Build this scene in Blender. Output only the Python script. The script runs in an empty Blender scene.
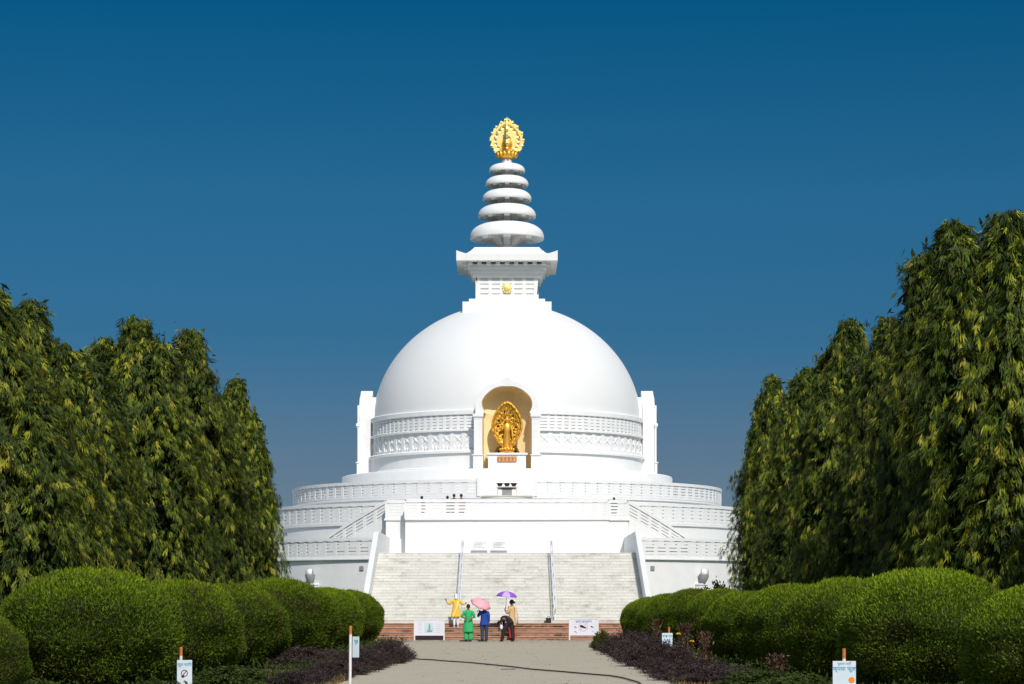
import bpy, bmesh, math, random
import numpy as np
from mathutils import Vector, Matrix

# ------------------------------------------------------------------ camera, sky, sun
sc = bpy.context.scene
C = sc.collection
F = 2300.0          # focal length in pixels
HY = 605.0          # horizon row
EYE = 1.6
cd = bpy.data.cameras.new('camera')
cam = bpy.data.objects.new('camera', cd); C.objects.link(cam)
cam.location = (0, 0, EYE)
cam.rotation_euler = (math.radians(90), 0, 0)
cd.sensor_width = 36.0
cd.lens = 36.0 * F / 1024.0
cd.shift_x = 5.0 / 1024.0
cd.shift_y = (HY - 342.0) / 1024.0
cd.clip_start = 0.5
cd.clip_end = 6000
sc.camera = cam

SUN_EL, SUN_AZ = 42.0, 16.0      # azimuth: degrees to the right of straight behind the camera
ds = Vector((math.sin(math.radians(SUN_AZ)) * math.cos(math.radians(SUN_EL)),
             -math.cos(math.radians(SUN_AZ)) * math.cos(math.radians(SUN_EL)),
             math.sin(math.radians(SUN_EL))))
sl = bpy.data.lights.new('sun', 'SUN'); sl.energy = 3.0; sl.angle = math.radians(0.5); sl.color = (1.0, 0.955, 0.89)
so = bpy.data.objects.new('sun', sl); C.objects.link(so)
so.rotation_euler = ds.to_track_quat('Z', 'Y').to_euler()
so.location = (40, -60, 80)

w = bpy.data.worlds.new('World'); sc.world = w; w.use_nodes = True
nt = w.node_tree; nt.nodes.clear()
out = nt.nodes.new('ShaderNodeOutputWorld'); bg = nt.nodes.new('ShaderNodeBackground')
sky = nt.nodes.new('ShaderNodeTexSky'); sky.sky_type = 'NISHITA'; sky.sun_disc = False
sky.sun_elevation = math.radians(SUN_EL); sky.sun_rotation = math.atan2(ds.x, ds.y)
sky.altitude = 100; sky.air_density = 1.0; sky.dust_density = 0.6; sky.ozone_density = 1.5
bg.inputs[1].default_value = 0.15
# polarised, deep blue sky: tint of the sky by its elevation
geo = nt.nodes.new('ShaderNodeTexCoord'); sep = nt.nodes.new('ShaderNodeSeparateXYZ')
ramp = nt.nodes.new('ShaderNodeValToRGB'); mul = nt.nodes.new('ShaderNodeMixRGB'); mul.blend_type = 'MULTIPLY'; mul.inputs[0].default_value = 1
SKY_TINT = [(0.000, (0.1235, 0.1565, 0.2635)), (0.065, (0.0947, 0.1359, 0.2059)), (0.115, (0.0437, 0.1334, 0.2117)), (0.176, (0.0329, 0.1524, 0.2281)), (0.254, (0.0049, 0.1392, 0.2199)), (0.262, (0.0049, 0.1392, 0.2199)),
            (0.31, (0.95, 0.89, 0.78)), (0.7, (1.0, 0.90, 0.76))]
els = ramp.color_ramp.elements
while len(els) < len(SKY_TINT): els.new(0.5)
for e, (p, c) in zip(els, SKY_TINT): e.position = p; e.color = (*c, 1)
nt.links.new(geo.outputs['Generated'], sep.inputs[0]); nt.links.new(sep.outputs[2], ramp.inputs[0])
nt.links.new(sky.outputs[0], mul.inputs[1]); nt.links.new(ramp.outputs[0], mul.inputs[2])
nt.links.new(mul.outputs[0], bg.inputs[0]); nt.links.new(bg.outputs[0], out.inputs[0])

sc.view_settings.view_transform = 'Standard'; sc.view_settings.look = 'None'
sc.view_settings.exposure = 0.28; sc.view_settings.gamma = 1.0; sc.view_settings.use_curve_mapping = False
sc.render.engine = 'CYCLES'

rnd = random.Random(7)
R = math.radians
def gp(px, Y): return (px - 507.0) * Y / F
def gz(py, Y): return EYE + (HY - py) * Y / F

# ------------------------------------------------------------------ materials
def newmat(name):
    m = bpy.data.materials.new(name); m.use_nodes = True
    return m, m.node_tree, m.node_tree.nodes['Principled BSDF']

def nd(t, kind, **kw):
    n = t.nodes.new(kind)
    for k, v in kw.items(): setattr(n, k, v)
    return n

def mat(name, col, rough=0.6, metal=0.0, var=0.12, scale=3.0, bump=0.0, bscale=40.0, spec=0.4, streak=0.0):
    m, t, b = newmat(name)
    b.inputs['Roughness'].default_value = rough; b.inputs['Metallic'].default_value = metal
    b.inputs['Specular IOR Level'].default_value = spec
    tc = nd(t, 'ShaderNodeTexCoord')
    n = nd(t, 'ShaderNodeTexNoise'); n.inputs['Scale'].default_value = scale; n.inputs['Detail'].default_value = 6
    t.links.new(tc.outputs['Object'], n.inputs['Vector'])
    r = nd(t, 'ShaderNodeValToRGB'); e = r.color_ramp.elements
    e[0].position = 0.3; e[1].position = 0.7
    e[0].color = (*[c * (1 - var) for c in col], 1); e[1].color = (*[min(1, c * (1 + var)) for c in col], 1)
    t.links.new(n.outputs[0], r.inputs[0])
    last = r.outputs[0]
    if streak > 0:      # rain streaks and grime
        mp = nd(t, 'ShaderNodeMapping'); mp.inputs['Scale'].default_value = (2.2, 2.2, 0.16)
        t.links.new(tc.outputs['Object'], mp.inputs[0])
        n2 = nd(t, 'ShaderNodeTexNoise'); n2.inputs['Scale'].default_value = 1.6; n2.inputs['Detail'].default_value = 8
        t.links.new(mp.outputs[0], n2.inputs['Vector'])
        r2 = nd(t, 'ShaderNodeValToRGB'); r2.color_ramp.elements[0].position = 0.5; r2.color_ramp.elements[1].position = 0.78
        r2.color_ramp.elements[0].color = (0, 0, 0, 1); r2.color_ramp.elements[1].color = (streak, streak, streak, 1)
        t.links.new(n2.outputs[0], r2.inputs[0])
        mx = nd(t, 'ShaderNodeMixRGB'); t.links.new(r2.outputs[0], mx.inputs[0]); t.links.new(last, mx.inputs[1])
        mx.inputs[2].default_value = (0.42, 0.42, 0.38, 1); last = mx.outputs[0]
    t.links.new(last, b.inputs['Base Color'])
    if bump > 0:
        n3 = nd(t, 'ShaderNodeTexNoise'); n3.inputs['Scale'].default_value = bscale; n3.inputs['Detail'].default_value = 5
        t.links.new(tc.outputs['Object'], n3.inputs['Vector'])
        bp = nd(t, 'ShaderNodeBump'); bp.inputs['Strength'].default_value = bump; bp.inputs['Distance'].default_value = 0.02
        t.links.new(n3.outputs[0], bp.inputs['Height']); t.links.new(bp.outputs[0], b.inputs['Normal'])
    return m

def brickmat(name, c1, c2, mortar, bw, bh, ms, axes='XZ', stain=(0.3, 0.3, 0.26), stain_amt=0.5, rough=0.75, stain_scale=0.6, offset=0.5):
    m, t, b = newmat(name); b.inputs['Roughness'].default_value = rough
    tc = nd(t, 'ShaderNodeTexCoord'); sp = nd(t, 'ShaderNodeSeparateXYZ'); cb = nd(t, 'ShaderNodeCombineXYZ')
    t.links.new(tc.outputs['Object'], sp.inputs[0])
    ix = {'X': 0, 'Y': 1, 'Z': 2}
    t.links.new(sp.outputs[ix[axes[0]]], cb.inputs[0]); t.links.new(sp.outputs[ix[axes[1]]], cb.inputs[1])
    br = nd(t, 'ShaderNodeTexBrick'); br.inputs['Scale'].default_value = 1.0; br.offset = offset
    br.inputs['Color1'].default_value = (*c1, 1); br.inputs['Color2'].default_value = (*c2, 1); br.inputs['Mortar'].default_value = (*mortar, 1)
    br.inputs['Mortar Size'].default_value = ms; br.inputs['Brick Width'].default_value = bw; br.inputs['Row Height'].default_value = bh
    br.inputs['Bias'].default_value = -0.1
    t.links.new(cb.outputs[0], br.inputs['Vector'])
    n = nd(t, 'ShaderNodeTexNoise'); n.inputs['Scale'].default_value = stain_scale; n.inputs['Detail'].default_value = 9; n.inputs['Roughness'].default_value = 0.7
    t.links.new(tc.outputs['Object'], n.inputs['Vector'])
    r = nd(t, 'ShaderNodeValToRGB'); r.color_ramp.elements[0].position = 0.52; r.color_ramp.elements[1].position = 0.75
    r.color_ramp.elements[0].color = (0, 0, 0, 1); r.color_ramp.elements[1].color = (stain_amt,) * 3 + (1,)
    t.links.new(n.outputs[0], r.inputs[0])
    mx = nd(t, 'ShaderNodeMixRGB'); t.links.new(r.outputs[0], mx.inputs[0]); t.links.new(br.outputs[0], mx.inputs[1]); mx.inputs[2].default_value = (*stain, 1)
    n2 = nd(t, 'ShaderNodeTexNoise'); n2.inputs['Scale'].default_value = 14; n2.inputs['Detail'].default_value = 6
    t.links.new(tc.outputs['Object'], n2.inputs['Vector'])
    mp = nd(t, 'ShaderNodeMapRange'); mp.inputs['To Min'].default_value = 0.78; mp.inputs['To Max'].default_value = 1.2
    t.links.new(n2.outputs[0], mp.inputs[0])
    m2 = nd(t, 'ShaderNodeMixRGB', blend_type='MULTIPLY'); m2.inputs[0].default_value = 1
    t.links.new(mx.outputs[0], m2.inputs[1]); t.links.new(mp.outputs[0], m2.inputs[2])
    t.links.new(m2.outputs[0], b.inputs['Base Color'])
    bp = nd(t, 'ShaderNodeBump'); bp.inputs['Strength'].default_value = 0.4; bp.inputs['Distance'].default_value = 0.01
    t.links.new(n2.outputs[0], bp.inputs['Height']); t.links.new(bp.outputs[0], b.inputs['Normal'])
    return m

def leafmat(name, stops, trans=0.25, rough=0.5, spec=0.35, patch=None, pscale=0.9):
    m, t, b = newmat(name); b.inputs['Roughness'].default_value = rough; b.inputs['Specular IOR Level'].default_value = spec
    at = nd(t, 'ShaderNodeAttribute'); at.attribute_name = 'tone'
    r = nd(t, 'ShaderNodeValToRGB'); els = r.color_ramp.elements
    while len(els) < len(stops): els.new(0.5)
    for e, (p, c) in zip(els, stops): e.position = p; e.color = (*c, 1)
    t.links.new(at.outputs['Fac'], r.inputs[0])
    oi0 = nd(t, 'ShaderNodeObjectInfo'); hs = nd(t, 'ShaderNodeHueSaturation'); mr = nd(t, 'ShaderNodeMapRange')
    mr.inputs['To Min'].default_value = 0.78; mr.inputs['To Max'].default_value = 1.22
    t.links.new(oi0.outputs['Random'], mr.inputs[0]); t.links.new(mr.outputs[0], hs.inputs['Value']); t.links.new(r.outputs[0], hs.inputs['Color'])
    last = hs.outputs[0]
    if patch:
        tc = nd(t, 'ShaderNodeTexCoord'); oi = nd(t, 'ShaderNodeObjectInfo')
        ad = nd(t, 'ShaderNodeVectorMath', operation='ADD'); sc_ = nd(t, 'ShaderNodeMath', operation='MULTIPLY'); sc_.inputs[1].default_value = 50
        t.links.new(oi.outputs['Random'], sc_.inputs[0]); t.links.new(tc.outputs['Object'], ad.inputs[0]); t.links.new(sc_.outputs[0], ad.inputs[1])
        n = nd(t, 'ShaderNodeTexNoise'); n.inputs['Scale'].default_value = pscale; n.inputs['Detail'].default_value = 4
        t.links.new(ad.outputs[0], n.inputs['Vector'])
        r2 = nd(t, 'ShaderNodeValToRGB'); r2.color_ramp.elements[0].position = 0.5; r2.color_ramp.elements[1].position = 0.72
        r2.color_ramp.elements[0].color = (0, 0, 0, 1); r2.color_ramp.elements[1].color = (0.75, 0.75, 0.75, 1)
        t.links.new(n.outputs[0], r2.inputs[0])
        mx = nd(t, 'ShaderNodeMixRGB'); t.links.new(r2.outputs[0], mx.inputs[0]); t.links.new(last, mx.inputs[1]); mx.inputs[2].default_value = (*patch, 1)
        last = mx.outputs[0]
    t.links.new(last, b.inputs['Base Color'])
    tr = nd(t, 'ShaderNodeBsdfTranslucent'); t.links.new(last, tr.inputs[0])
    ms = nd(t, 'ShaderNodeMixShader'); ms.inputs[0].default_value = trans
    o = t.nodes['Material Output']
    t.links.new(b.outputs[0], ms.inputs[1]); t.links.new(tr.outputs[0], ms.inputs[2]); t.links.new(ms.outputs[0], o.inputs[0])
    return m

WHITE = mat('white_paint', (0.80, 0.80, 0.785), 0.55, var=0.025, scale=0.8, bump=0.12, bscale=9, streak=0.10)
SMOOTHW = mat('dome_paint', (0.745, 0.745, 0.735), 0.6, var=0.012, scale=0.5, bump=0.05, bscale=6, streak=0.035)
WHITE2 = mat('white_plaster', (0.79, 0.79, 0.78), 0.6, var=0.03, scale=2.0, bump=0.1, bscale=20, streak=0.12)
CREAM = mat('cream_plaster', (0.93, 0.72, 0.38), 0.7, var=0.04, scale=2)
GOLD = mat('gold', (0.90, 0.52, 0.09), 0.46, metal=0.75, var=0.12, scale=9, bump=0.5, bscale=22)
GOLDD = mat('deep_gold', (0.62, 0.33, 0.04), 0.5, metal=0.7, var=0.2, scale=9, bump=0.5, bscale=22)
GOLDB = mat('bright_gold', (1.0, 0.74, 0.26), 0.42, metal=0.7, var=0.08, scale=6, bump=0.4, bscale=14)
DARKGOLD = mat('bronze_and_recess_shade', (0.10, 0.06, 0.02), 0.5, metal=0.6)
MARBLE = brickmat('stair_stone', (0.665, 0.655, 0.61), (0.60, 0.59, 0.54), (0.46, 0.45, 0.405), 0.85, 0.1437, 0.007, 'XZ', (0.27, 0.25, 0.19), 0.8, 0.6, 1.1)
BRICK = brickmat('brick', (0.46, 0.19, 0.10), (0.32, 0.12, 0.065), (0.30, 0.22, 0.15), 0.26, 0.098, 0.012, 'XZ', (0.05, 0.045, 0.035), 0.85, 0.85, 1.3)
PATH = brickmat('path_paving', (0.46, 0.405, 0.30), (0.41, 0.36, 0.27), (0.385, 0.34, 0.255), 0.23, 0.12, 0.006, 'XY', (0.30, 0.265, 0.195), 0.8, 0.9, 0.7)
COPING = mat('coping_stone', (0.40, 0.27, 0.21), 0.85, var=0.25, scale=3)
KERB = mat('kerb_concrete', (0.27, 0.24, 0.2), 0.9, var=0.25, scale=5)
SOIL = mat('soil', (0.16, 0.115, 0.07), 0.95, var=0.4, scale=4, bump=0.8, bscale=12)
GRASSG = mat('lawn', (0.075, 0.095, 0.03), 0.95, var=0.4, scale=2, bump=0.8, bscale=15)
STEEL = mat('handrail_paint', (0.78, 0.79, 0.82), 0.35, var=0.08, scale=3)
BOWLG = mat('bowl_grey', (0.30, 0.31, 0.32), 0.7)
GREYP = mat('grey_plastic_and_shade', (0.28, 0.29, 0.31), 0.6)
DARK = mat('dark_fabric', (0.018, 0.014, 0.018), 0.8)
BLACK = mat('black_metal', (0.02, 0.02, 0.022), 0.5)
RUBBER = mat('black_rubber', (0.02, 0.018, 0.018), 0.6)
BOARD = mat('board_white', (0.70, 0.70, 0.78), 0.5, var=0.05, scale=3)
BOARDB = mat('board_pale_blue', (0.45, 0.62, 0.68), 0.5)
TEAL = mat('teal_ink', (0.02, 0.28, 0.42), 0.6)
REDINK = mat('red_ink', (0.5, 0.05, 0.05), 0.6)
GREYINK = mat('grey_ink', (0.25, 0.3, 0.36), 0.6)
ORANGEP = mat('orange_paint', (0.52, 0.17, 0.05), 0.6, var=0.25, scale=30)
POLEW = mat('pole_white', (0.72, 0.70, 0.66), 0.5, var=0.12, scale=12)
WOODT = mat('table_wood', (0.62, 0.57, 0.47), 0.6)
PLAQUE = mat('plaque_brown', (0.48, 0.16, 0.05), 0.6)
SKIN = mat('skin_brown', (0.24, 0.12, 0.07), 0.6, var=0.06)
HAIR = mat('hair_black', (0.015, 0.012, 0.01), 0.5)
EYE_M = mat('eye_dark', (0.02, 0.015, 0.01), 0.3)
YEL = mat('yellow_cloth', (0.86, 0.50, 0.04), 0.8, var=0.12, scale=9)
GRN = mat('green_cloth', (0.03, 0.40, 0.13), 0.8, var=0.12, scale=9)
BLU = mat('blue_cloth', (0.012, 0.055, 0.30), 0.8, var=0.15, scale=9)
JEAN = mat('dark_denim', (0.03, 0.045, 0.09), 0.85, var=0.2, scale=12)
WCL = mat('white_cloth', (0.74, 0.73, 0.72), 0.8, var=0.08, scale=9)
BEIGE = mat('beige_cloth', (0.62, 0.42, 0.21), 0.8, var=0.12, scale=9)
REDC = mat('red_cloth', (0.50, 0.03, 0.02), 0.8, var=0.15, scale=9)
MAROON = mat('maroon_cloth', (0.22, 0.04, 0.03), 0.8, var=0.15, scale=9)
PINKU = mat('pink_nylon', (0.82, 0.38, 0.44), 0.55, var=0.05)
PURPU = mat('purple_nylon', (0.30, 0.10, 0.56), 0.45, var=0.1)
PURPW = mat('lilac_nylon', (0.55, 0.38, 0.78), 0.45)
BARK = mat('bark', (0.13, 0.10, 0.07), 0.95, var=0.35, scale=8, bump=0.6)
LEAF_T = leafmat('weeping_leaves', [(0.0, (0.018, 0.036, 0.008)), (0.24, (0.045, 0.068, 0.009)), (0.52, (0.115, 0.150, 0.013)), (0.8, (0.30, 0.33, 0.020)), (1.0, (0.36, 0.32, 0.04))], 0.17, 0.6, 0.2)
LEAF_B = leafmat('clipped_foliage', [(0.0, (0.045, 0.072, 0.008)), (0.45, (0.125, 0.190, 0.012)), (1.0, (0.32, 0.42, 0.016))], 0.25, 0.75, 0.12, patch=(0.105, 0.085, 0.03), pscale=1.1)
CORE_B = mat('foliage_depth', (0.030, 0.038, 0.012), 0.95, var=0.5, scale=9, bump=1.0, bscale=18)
LEAF_P = leafmat('purple_leaves', [(0.0, (0.018, 0.012, 0.013)), (0.5, (0.044, 0.026, 0.028)), (0.8, (0.080, 0.050, 0.038)), (1.0, (0.13, 0.11, 0.05))], 0.12, 0.6, 0.3)
LEAF_G = leafmat('garden_leaves', [(0.0, (0.03, 0.05, 0.012)), (0.6, (0.07, 0.10, 0.02)), (1.0, (0.16, 0.15, 0.04))], 0.2, 0.75, 0.12)
LEAF_D = leafmat('dry_blades', [(0.0, (0.12, 0.10, 0.03)), (0.5, (0.26, 0.17, 0.06)), (1.0, (0.42, 0.27, 0.10))], 0.2)
PETAL = mat('orange_petal', (0.85, 0.25, 0.01), 0.6)

# ------------------------------------------------------------------ mesh helpers
class MB:
    def __init__(self): self.v = []; self.f = []; self.mi = []; self.mats = []
    def slot(self, m):
        if m not in self.mats: self.mats.append(m)
        return self.mats.index(m)
    def add(self, vs, fs, m=None):
        k = len(self.v); self.v += [tuple(p) for p in vs]
        s = self.slot(m) if m else 0
        for f in fs: self.f.append([i + k for i in f]); self.mi.append(s)
    def box(self, x0, x1, y0, y1, z0, z1, m=None, M=None):
        vs = [(x, y, z) for z in (z0, z1) for y in (y0, y1) for x in (x0, x1)]
        if M: vs = [tuple(M @ Vector(p)) for p in vs]
        self.add(vs, [(0, 2, 3, 1), (4, 5, 7, 6), (0, 1, 5, 4), (2, 6, 7, 3), (0, 4, 6, 2), (1, 3, 7, 5)], m)
    def ribbon(self, pts, h, z0, z1, m=None):
        """wall of half thickness h along pts (x, y, z): from z+z0 to z+z1"""
        n = len(pts); P = [Vector((p[0], p[1])) for p in pts]; vs = []
        for i, p in enumerate(P):
            a = P[max(0, i - 1)]; b = P[min(n - 1, i + 1)]
            t = (b - a).normalized(); nn = Vector((-t.y, t.x))
            if 0 < i < n - 1:
                t1 = (P[i] - P[i - 1]).normalized(); d = max(0.5, abs(t.dot(t1))); hh = h / d
            else: hh = h
            z = pts[i][2]
            for s, zz in ((-1, z0), (1, z0), (1, z1), (-1, z1)):
                q = p + nn * s * hh; vs.append((q.x, q.y, z + zz))
        fs = []
        for i in range(n - 1):
            a, b = i * 4, i * 4 + 4
            for k in range(4): fs.append((a + k, a + (k + 1) % 4, b + (k + 1) % 4, b + k))
        fs += [(3, 2, 1, 0), tuple((n - 1) * 4 + k for k in range(4))]
        self.add(vs, fs, m)
    def tube(self, pts, r, seg=8, m=None, ry=None, caps=True, up=None):
        n = len(pts); P = [Vector(p) for p in pts]
        rr = r if isinstance(r, (list, tuple)) else [r] * n
        ry = rr if ry is None else ry
        vs = []; x = None
        for i in range(n):
            t = (P[min(n - 1, i + 1)] - P[max(0, i - 1)]).normalized()
            if x is None:
                ref = Vector((1, 0, 0)) if abs(t.x) < 0.9 else Vector((0, 1, 0))
                if up: ref = Vector(up)
                x = (ref - t * ref.dot(t)).normalized()
            else: x = (x - t * x.dot(t)).normalized()
            y = t.cross(x)
            for k in range(seg):
                a = 2 * math.pi * k / seg
                vs.append(tuple(P[i] + x * rr[i] * math.cos(a) + y * ry[i] * math.sin(a)))
        fs = []
        for i in range(n - 1):
            for k in range(seg):
                fs.append((i * seg + k, i * seg + (k + 1) % seg, (i + 1) * seg + (k + 1) % seg, (i + 1) * seg + k))
        if caps: fs += [tuple(range(seg))[::-1], tuple((n - 1) * seg + k for k in range(seg))]
        self.add(vs, fs, m)
    def lathe(self, prof, seg=96, c=(0, 0, 0), m=None, keep=None, M=None):
        vs = []; n = len(prof)
        for i in range(seg):
            a = 2 * math.pi * i / seg
            for r, z in prof: vs.append((c[0] + r * math.sin(a), c[1] - r * math.cos(a), c[2] + z))
        fs = []
        for i in range(seg):
            j = (i + 1) % seg
            for k in range(n - 1):
                f = [i * n + k, j * n + k, j * n + k + 1, i * n + k + 1]
                if keep:
                    q = [sum(vs[q_][d] for q_ in f) / 4 for d in range(3)]
                    if not keep(*q): continue
                fs.append(f)
        if M: vs = [tuple(M @ Vector(p)) for p in vs]
        self.add(vs, fs, m)
    def ball(self, c, r, seg=10, m=None):
        rx, ry, rz = r if isinstance(r, (tuple, list)) else (r, r, r)
        vs = []; rows = max(4, seg // 2)
        for i in range(rows + 1):
            p = math.pi * i / rows
            for k in range(seg):
                a = 2 * math.pi * k / seg
                vs.append((c[0] + rx * math.sin(p) * math.cos(a), c[1] + ry * math.sin(p) * math.sin(a), c[2] - rz * math.cos(p)))
        fs = [(i * seg + k, i * seg + (k + 1) % seg, (i + 1) * seg + (k + 1) % seg, (i + 1) * seg + k) for i in range(rows) for k in range(seg)]
        self.add(vs, fs, m)
    def torus(self, c, R_, r, ax='Y', seg=12, s2=6, m=None, sx=1, sz=1):
        vs = []
        for i in range(seg):
            a = 2 * math.pi * i / seg
            for k in range(s2):
                b = 2 * math.pi * k / s2
                d = R_ + r * math.cos(b)
                u, v, w_ = d * math.cos(a) * sx, r * math.sin(b), d * math.sin(a) * sz
                vs.append((c[0] + u, c[1] + v, c[2] + w_) if ax == 'Y' else (c[0] + v, c[1] + u, c[2] + w_) if ax == 'X' else (c[0] + u, c[1] + w_, c[2] + v))
        fs = [(i * s2 + k, ((i + 1) % seg) * s2 + k, ((i + 1) % seg) * s2 + (k + 1) % s2, i * s2 + (k + 1) % s2) for i in range(seg) for k in range(s2)]
        self.add(vs, fs, m)
    def build(self, name, m=None, parent=None, smooth=False, bevel=0.0, fix=True):
        me = bpy.data.meshes.new(name)
        me.from_pydata(self.v, [], self.f)
        ms = self.mats if self.mats else [m]
        for q in ms: me.materials.append(q)
        if self.mats: me.polygons.foreach_set('material_index', self.mi)
        if fix:
            b = bmesh.new(); b.from_mesh(me)
            bmesh.ops.remove_doubles(b, verts=b.verts, dist=1e-5)
            bmesh.ops.recalc_face_normals(b, faces=b.faces)
            b.to_mesh(me); b.free()
        if smooth:
            me.polygons.foreach_set('use_smooth', [True] * len(me.polygons))
            if smooth != 'all':
                me.set_sharp_from_angle(angle=R(38))
        o = bpy.data.objects.new(name, me); C.objects.link(o)
        if parent: o.parent = parent
        if bevel:
            bm_ = o.modifiers.new('bevel', 'BEVEL'); bm_.width = bevel; bm_.segments = 2; bm_.limit_method = 'ANGLE'
        return o

def tag(o, label=None, cat=None, group=None, kind=None):
    if label: o['label'] = label
    if cat: o['category'] = cat
    if group: o['group'] = group
    if kind: o['kind'] = kind
    return o
def thing(name, label, cat, loc=(0, 0, 0), rz=0, group=None):
    o = bpy.data.objects.new(name, None); C.objects.link(o); o.empty_display_size = 0.3
    o.location = loc; o.rotation_euler = (0, 0, rz)
    return tag(o, label, cat, group)
def copy_tree(o, parent=None):
    c = o.copy(); C.objects.link(c)
    if parent: c.parent = parent
    for ch in list(o.children): copy_tree(ch, c)
    return c

# ------------------------------------------------------------------ ground, path
def sheet(name, poly, z, m, kind='structure'):
    b = MB(); b.add([(x, y, z) for x, y in poly], [tuple(range(len(poly)))])
    return tag(b.build(name, m), kind=kind)
sheet('ground', [(-3000, -500), (3000, -500), (3000, 5000), (-3000, 5000)], 0.0, GRASSG)
sheet('flower_bed_soil', [(-12.5, -5), (-3.2, -5), (-4.5, 96), (-12.5, 96)], 0.004, SOIL)
sheet('planting_soil', [(3.0, -5), (12.5, -5), (12.5, 96), (4.3, 96)], 0.004, SOIL)
b = MB()
edge = []
for side in (-1, 1):
    e = []
    for i in range(60):
        y = -6 + i * (105.0 + 6) / 59
        base = 3.05 + 1.5 * max(0, y - 30) / 70
        e.append((side * (base + 0.12 * math.sin(y * 1.7 + side) + 0.08 * math.sin(y * 4.1)), y))
    edge.append(e)
vs = [(x, y, 0.008) for x, y in edge[0]] + [(x, y, 0.008) for x, y in edge[1]]
b.add(vs, [(i, i + 60, i + 61, i + 1) for i in range(59)])
tag(b.build('path', PATH), kind='structure')
sheet('forecourt', [(-30, 97.5), (30, 97.5), (30, 104.2), (-30, 104.2)], 0.012, PATH)
b = MB(); b.box(-16, 16, 99.9, 100.25, -0.02, 0.07)
tag(b.build('kerb', KERB, bevel=0.01), kind='structure')

# ------------------------------------------------------------------ the pagoda
PC = Vector((0, 140, 0))
pag = thing('pagoda', 'huge white domed pagoda with ringed spire, terraces and wide stone stairs', 'pagoda', (0, 140, 0))
S = 1 / 16.43
def zs(py): return EYE + (HY - py) * S       # height of something seen on the silhouette row py
def zf(py, Y): return EYE + (HY - py) * Y / F

def niche_keep(x, y, z):
    for k in range(4):
        a = k * math.pi / 2
        u = x * math.cos(a) - y * math.sin(a); v = x * math.sin(a) + y * math.cos(a)
        if abs(u) < 1.68 and v < -5 and (z < 12.6 or (u / 1.68) ** 2 + ((z - 12.6) / 1.72) ** 2 < 1): return False
    return True

# dome
prof = []
for i in range(49):
    a = math.pi / 2 * i / 48
    prof.append((8.156 * math.cos(a) if i < 48 else 0.0, 12.56 + 7.30 * math.sin(a)))
b = MB(); b.lathe([(8.156, 12.3)] + prof, 256, keep=niche_keep)
b.build('dome', SMOOTHW, pag, smooth='all')
# base of the dome: mouldings, recessed rail zone, panel zone, plinth
def lathe_part(name, prof, seg=256, keep=None, m=WHITE2, smooth=True):
    b = MB(); b.lathe(prof, seg, keep=keep); return b.build(name, m, pag, smooth=smooth)
lathe_part('band_moulding', [(8.15, 12.85), (8.30, 12.83), (8.38, 12.78), (8.38, 12.56), (8.30, 12.52), (8.18, 12.52)], keep=niche_keep)
lathe_part('rail_band', [(8.17, 12.53), (8.17, 11.76), (8.34, 11.74), (8.40, 11.70), (8.40, 11.60), (8.24, 11.58)], keep=niche_keep)
lathe_part('panel_band', [(8.23, 11.58), (8.23, 10.55), (8.40, 10.53), (8.50, 10.46), (8.50, 10.34), (8.36, 10.32)], keep=niche_keep)
lathe_part('plinth', [(8.35, 10.34), (8.35, 9.55), (8.42, 9.50), (8.42, 9.30)], keep=niche_keep)
# rail band posts and slats (surface relief)
def side_clear(a): return abs((a + math.pi / 4) % (math.pi / 2) - math.pi / 4) * 8.35 > 2.05
n = 118
for q4 in range(4):
    b = MB()
    for i in range(n):
        a = 2 * math.pi * (i + 0.5) / n
        if not side_clear(a) or int(a / (math.pi / 2)) % 4 != q4: continue
        b.box(-0.085, 0.085, -8.29, -8.15, 11.75, 12.53, M=Matrix.Rotation(a, 4, 'Z'))
    o = b.build('rail_relief', WHITE2, pag)
b = MB()
for z0 in (11.80, 11.98, 12.16, 12.34): b.lathe([(8.17, z0), (8.275, z0), (8.275, z0 + 0.15), (8.17, z0 + 0.15)], 240, keep=niche_keep)
b.build('rail_slat', WHITE2, pag)
n = 72
for q4 in range(4):
    b = MB()
    for i in range(n):
        a = 2 * math.pi * (i + 0.5) / n
        if int(a / (math.pi / 2)) % 4 != q4: continue
        if side_clear(a): b.box(-0.13, 0.13, -8.28, -8.20, 10.53, 11.6, M=Matrix.Rotation(a, 4, 'Z'))
        a2 = 2 * math.pi * (i + 1.0) / n
        if side_clear(a2 + 0.0001):
            M2 = Matrix.Rotation(a2, 4, 'Z')
            for s in (-1, 1):     # crossed relief, with a boss and small arches above the base
                Ms = M2 @ Matrix.Translation((0, 0, 11.18)) @ Matrix.Rotation(s * 0.72, 4, 'Y')
                b.box(-0.30, 0.30, -8.262, -8.2, -0.04, 0.04, M=Ms)
            b.ball(tuple(M2 @ Vector((0, -8.23, 11.18))), (0.10, 0.08, 0.10), 8)
            for u in (-0.2, 0, 0.2): b.ball(tuple(M2 @ Vector((u, -8.22, 10.68))), (0.075, 0.07, 0.11), 8)
    b.build('panel_relief', WHITE2, pag)
# drum under the plinth
lathe_part('drum', [(0, 9.33), (9.94, 9.33), (10.0, 9.31), (10.04, 9.25), (10.04, 7.5)])
# terraces
lathe_part('upper_terrace', [(9.9, 7.60), (13.02, 7.60), (13.02, 7.50), (12.93, 7.46), (12.93, 6.1)])
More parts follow.
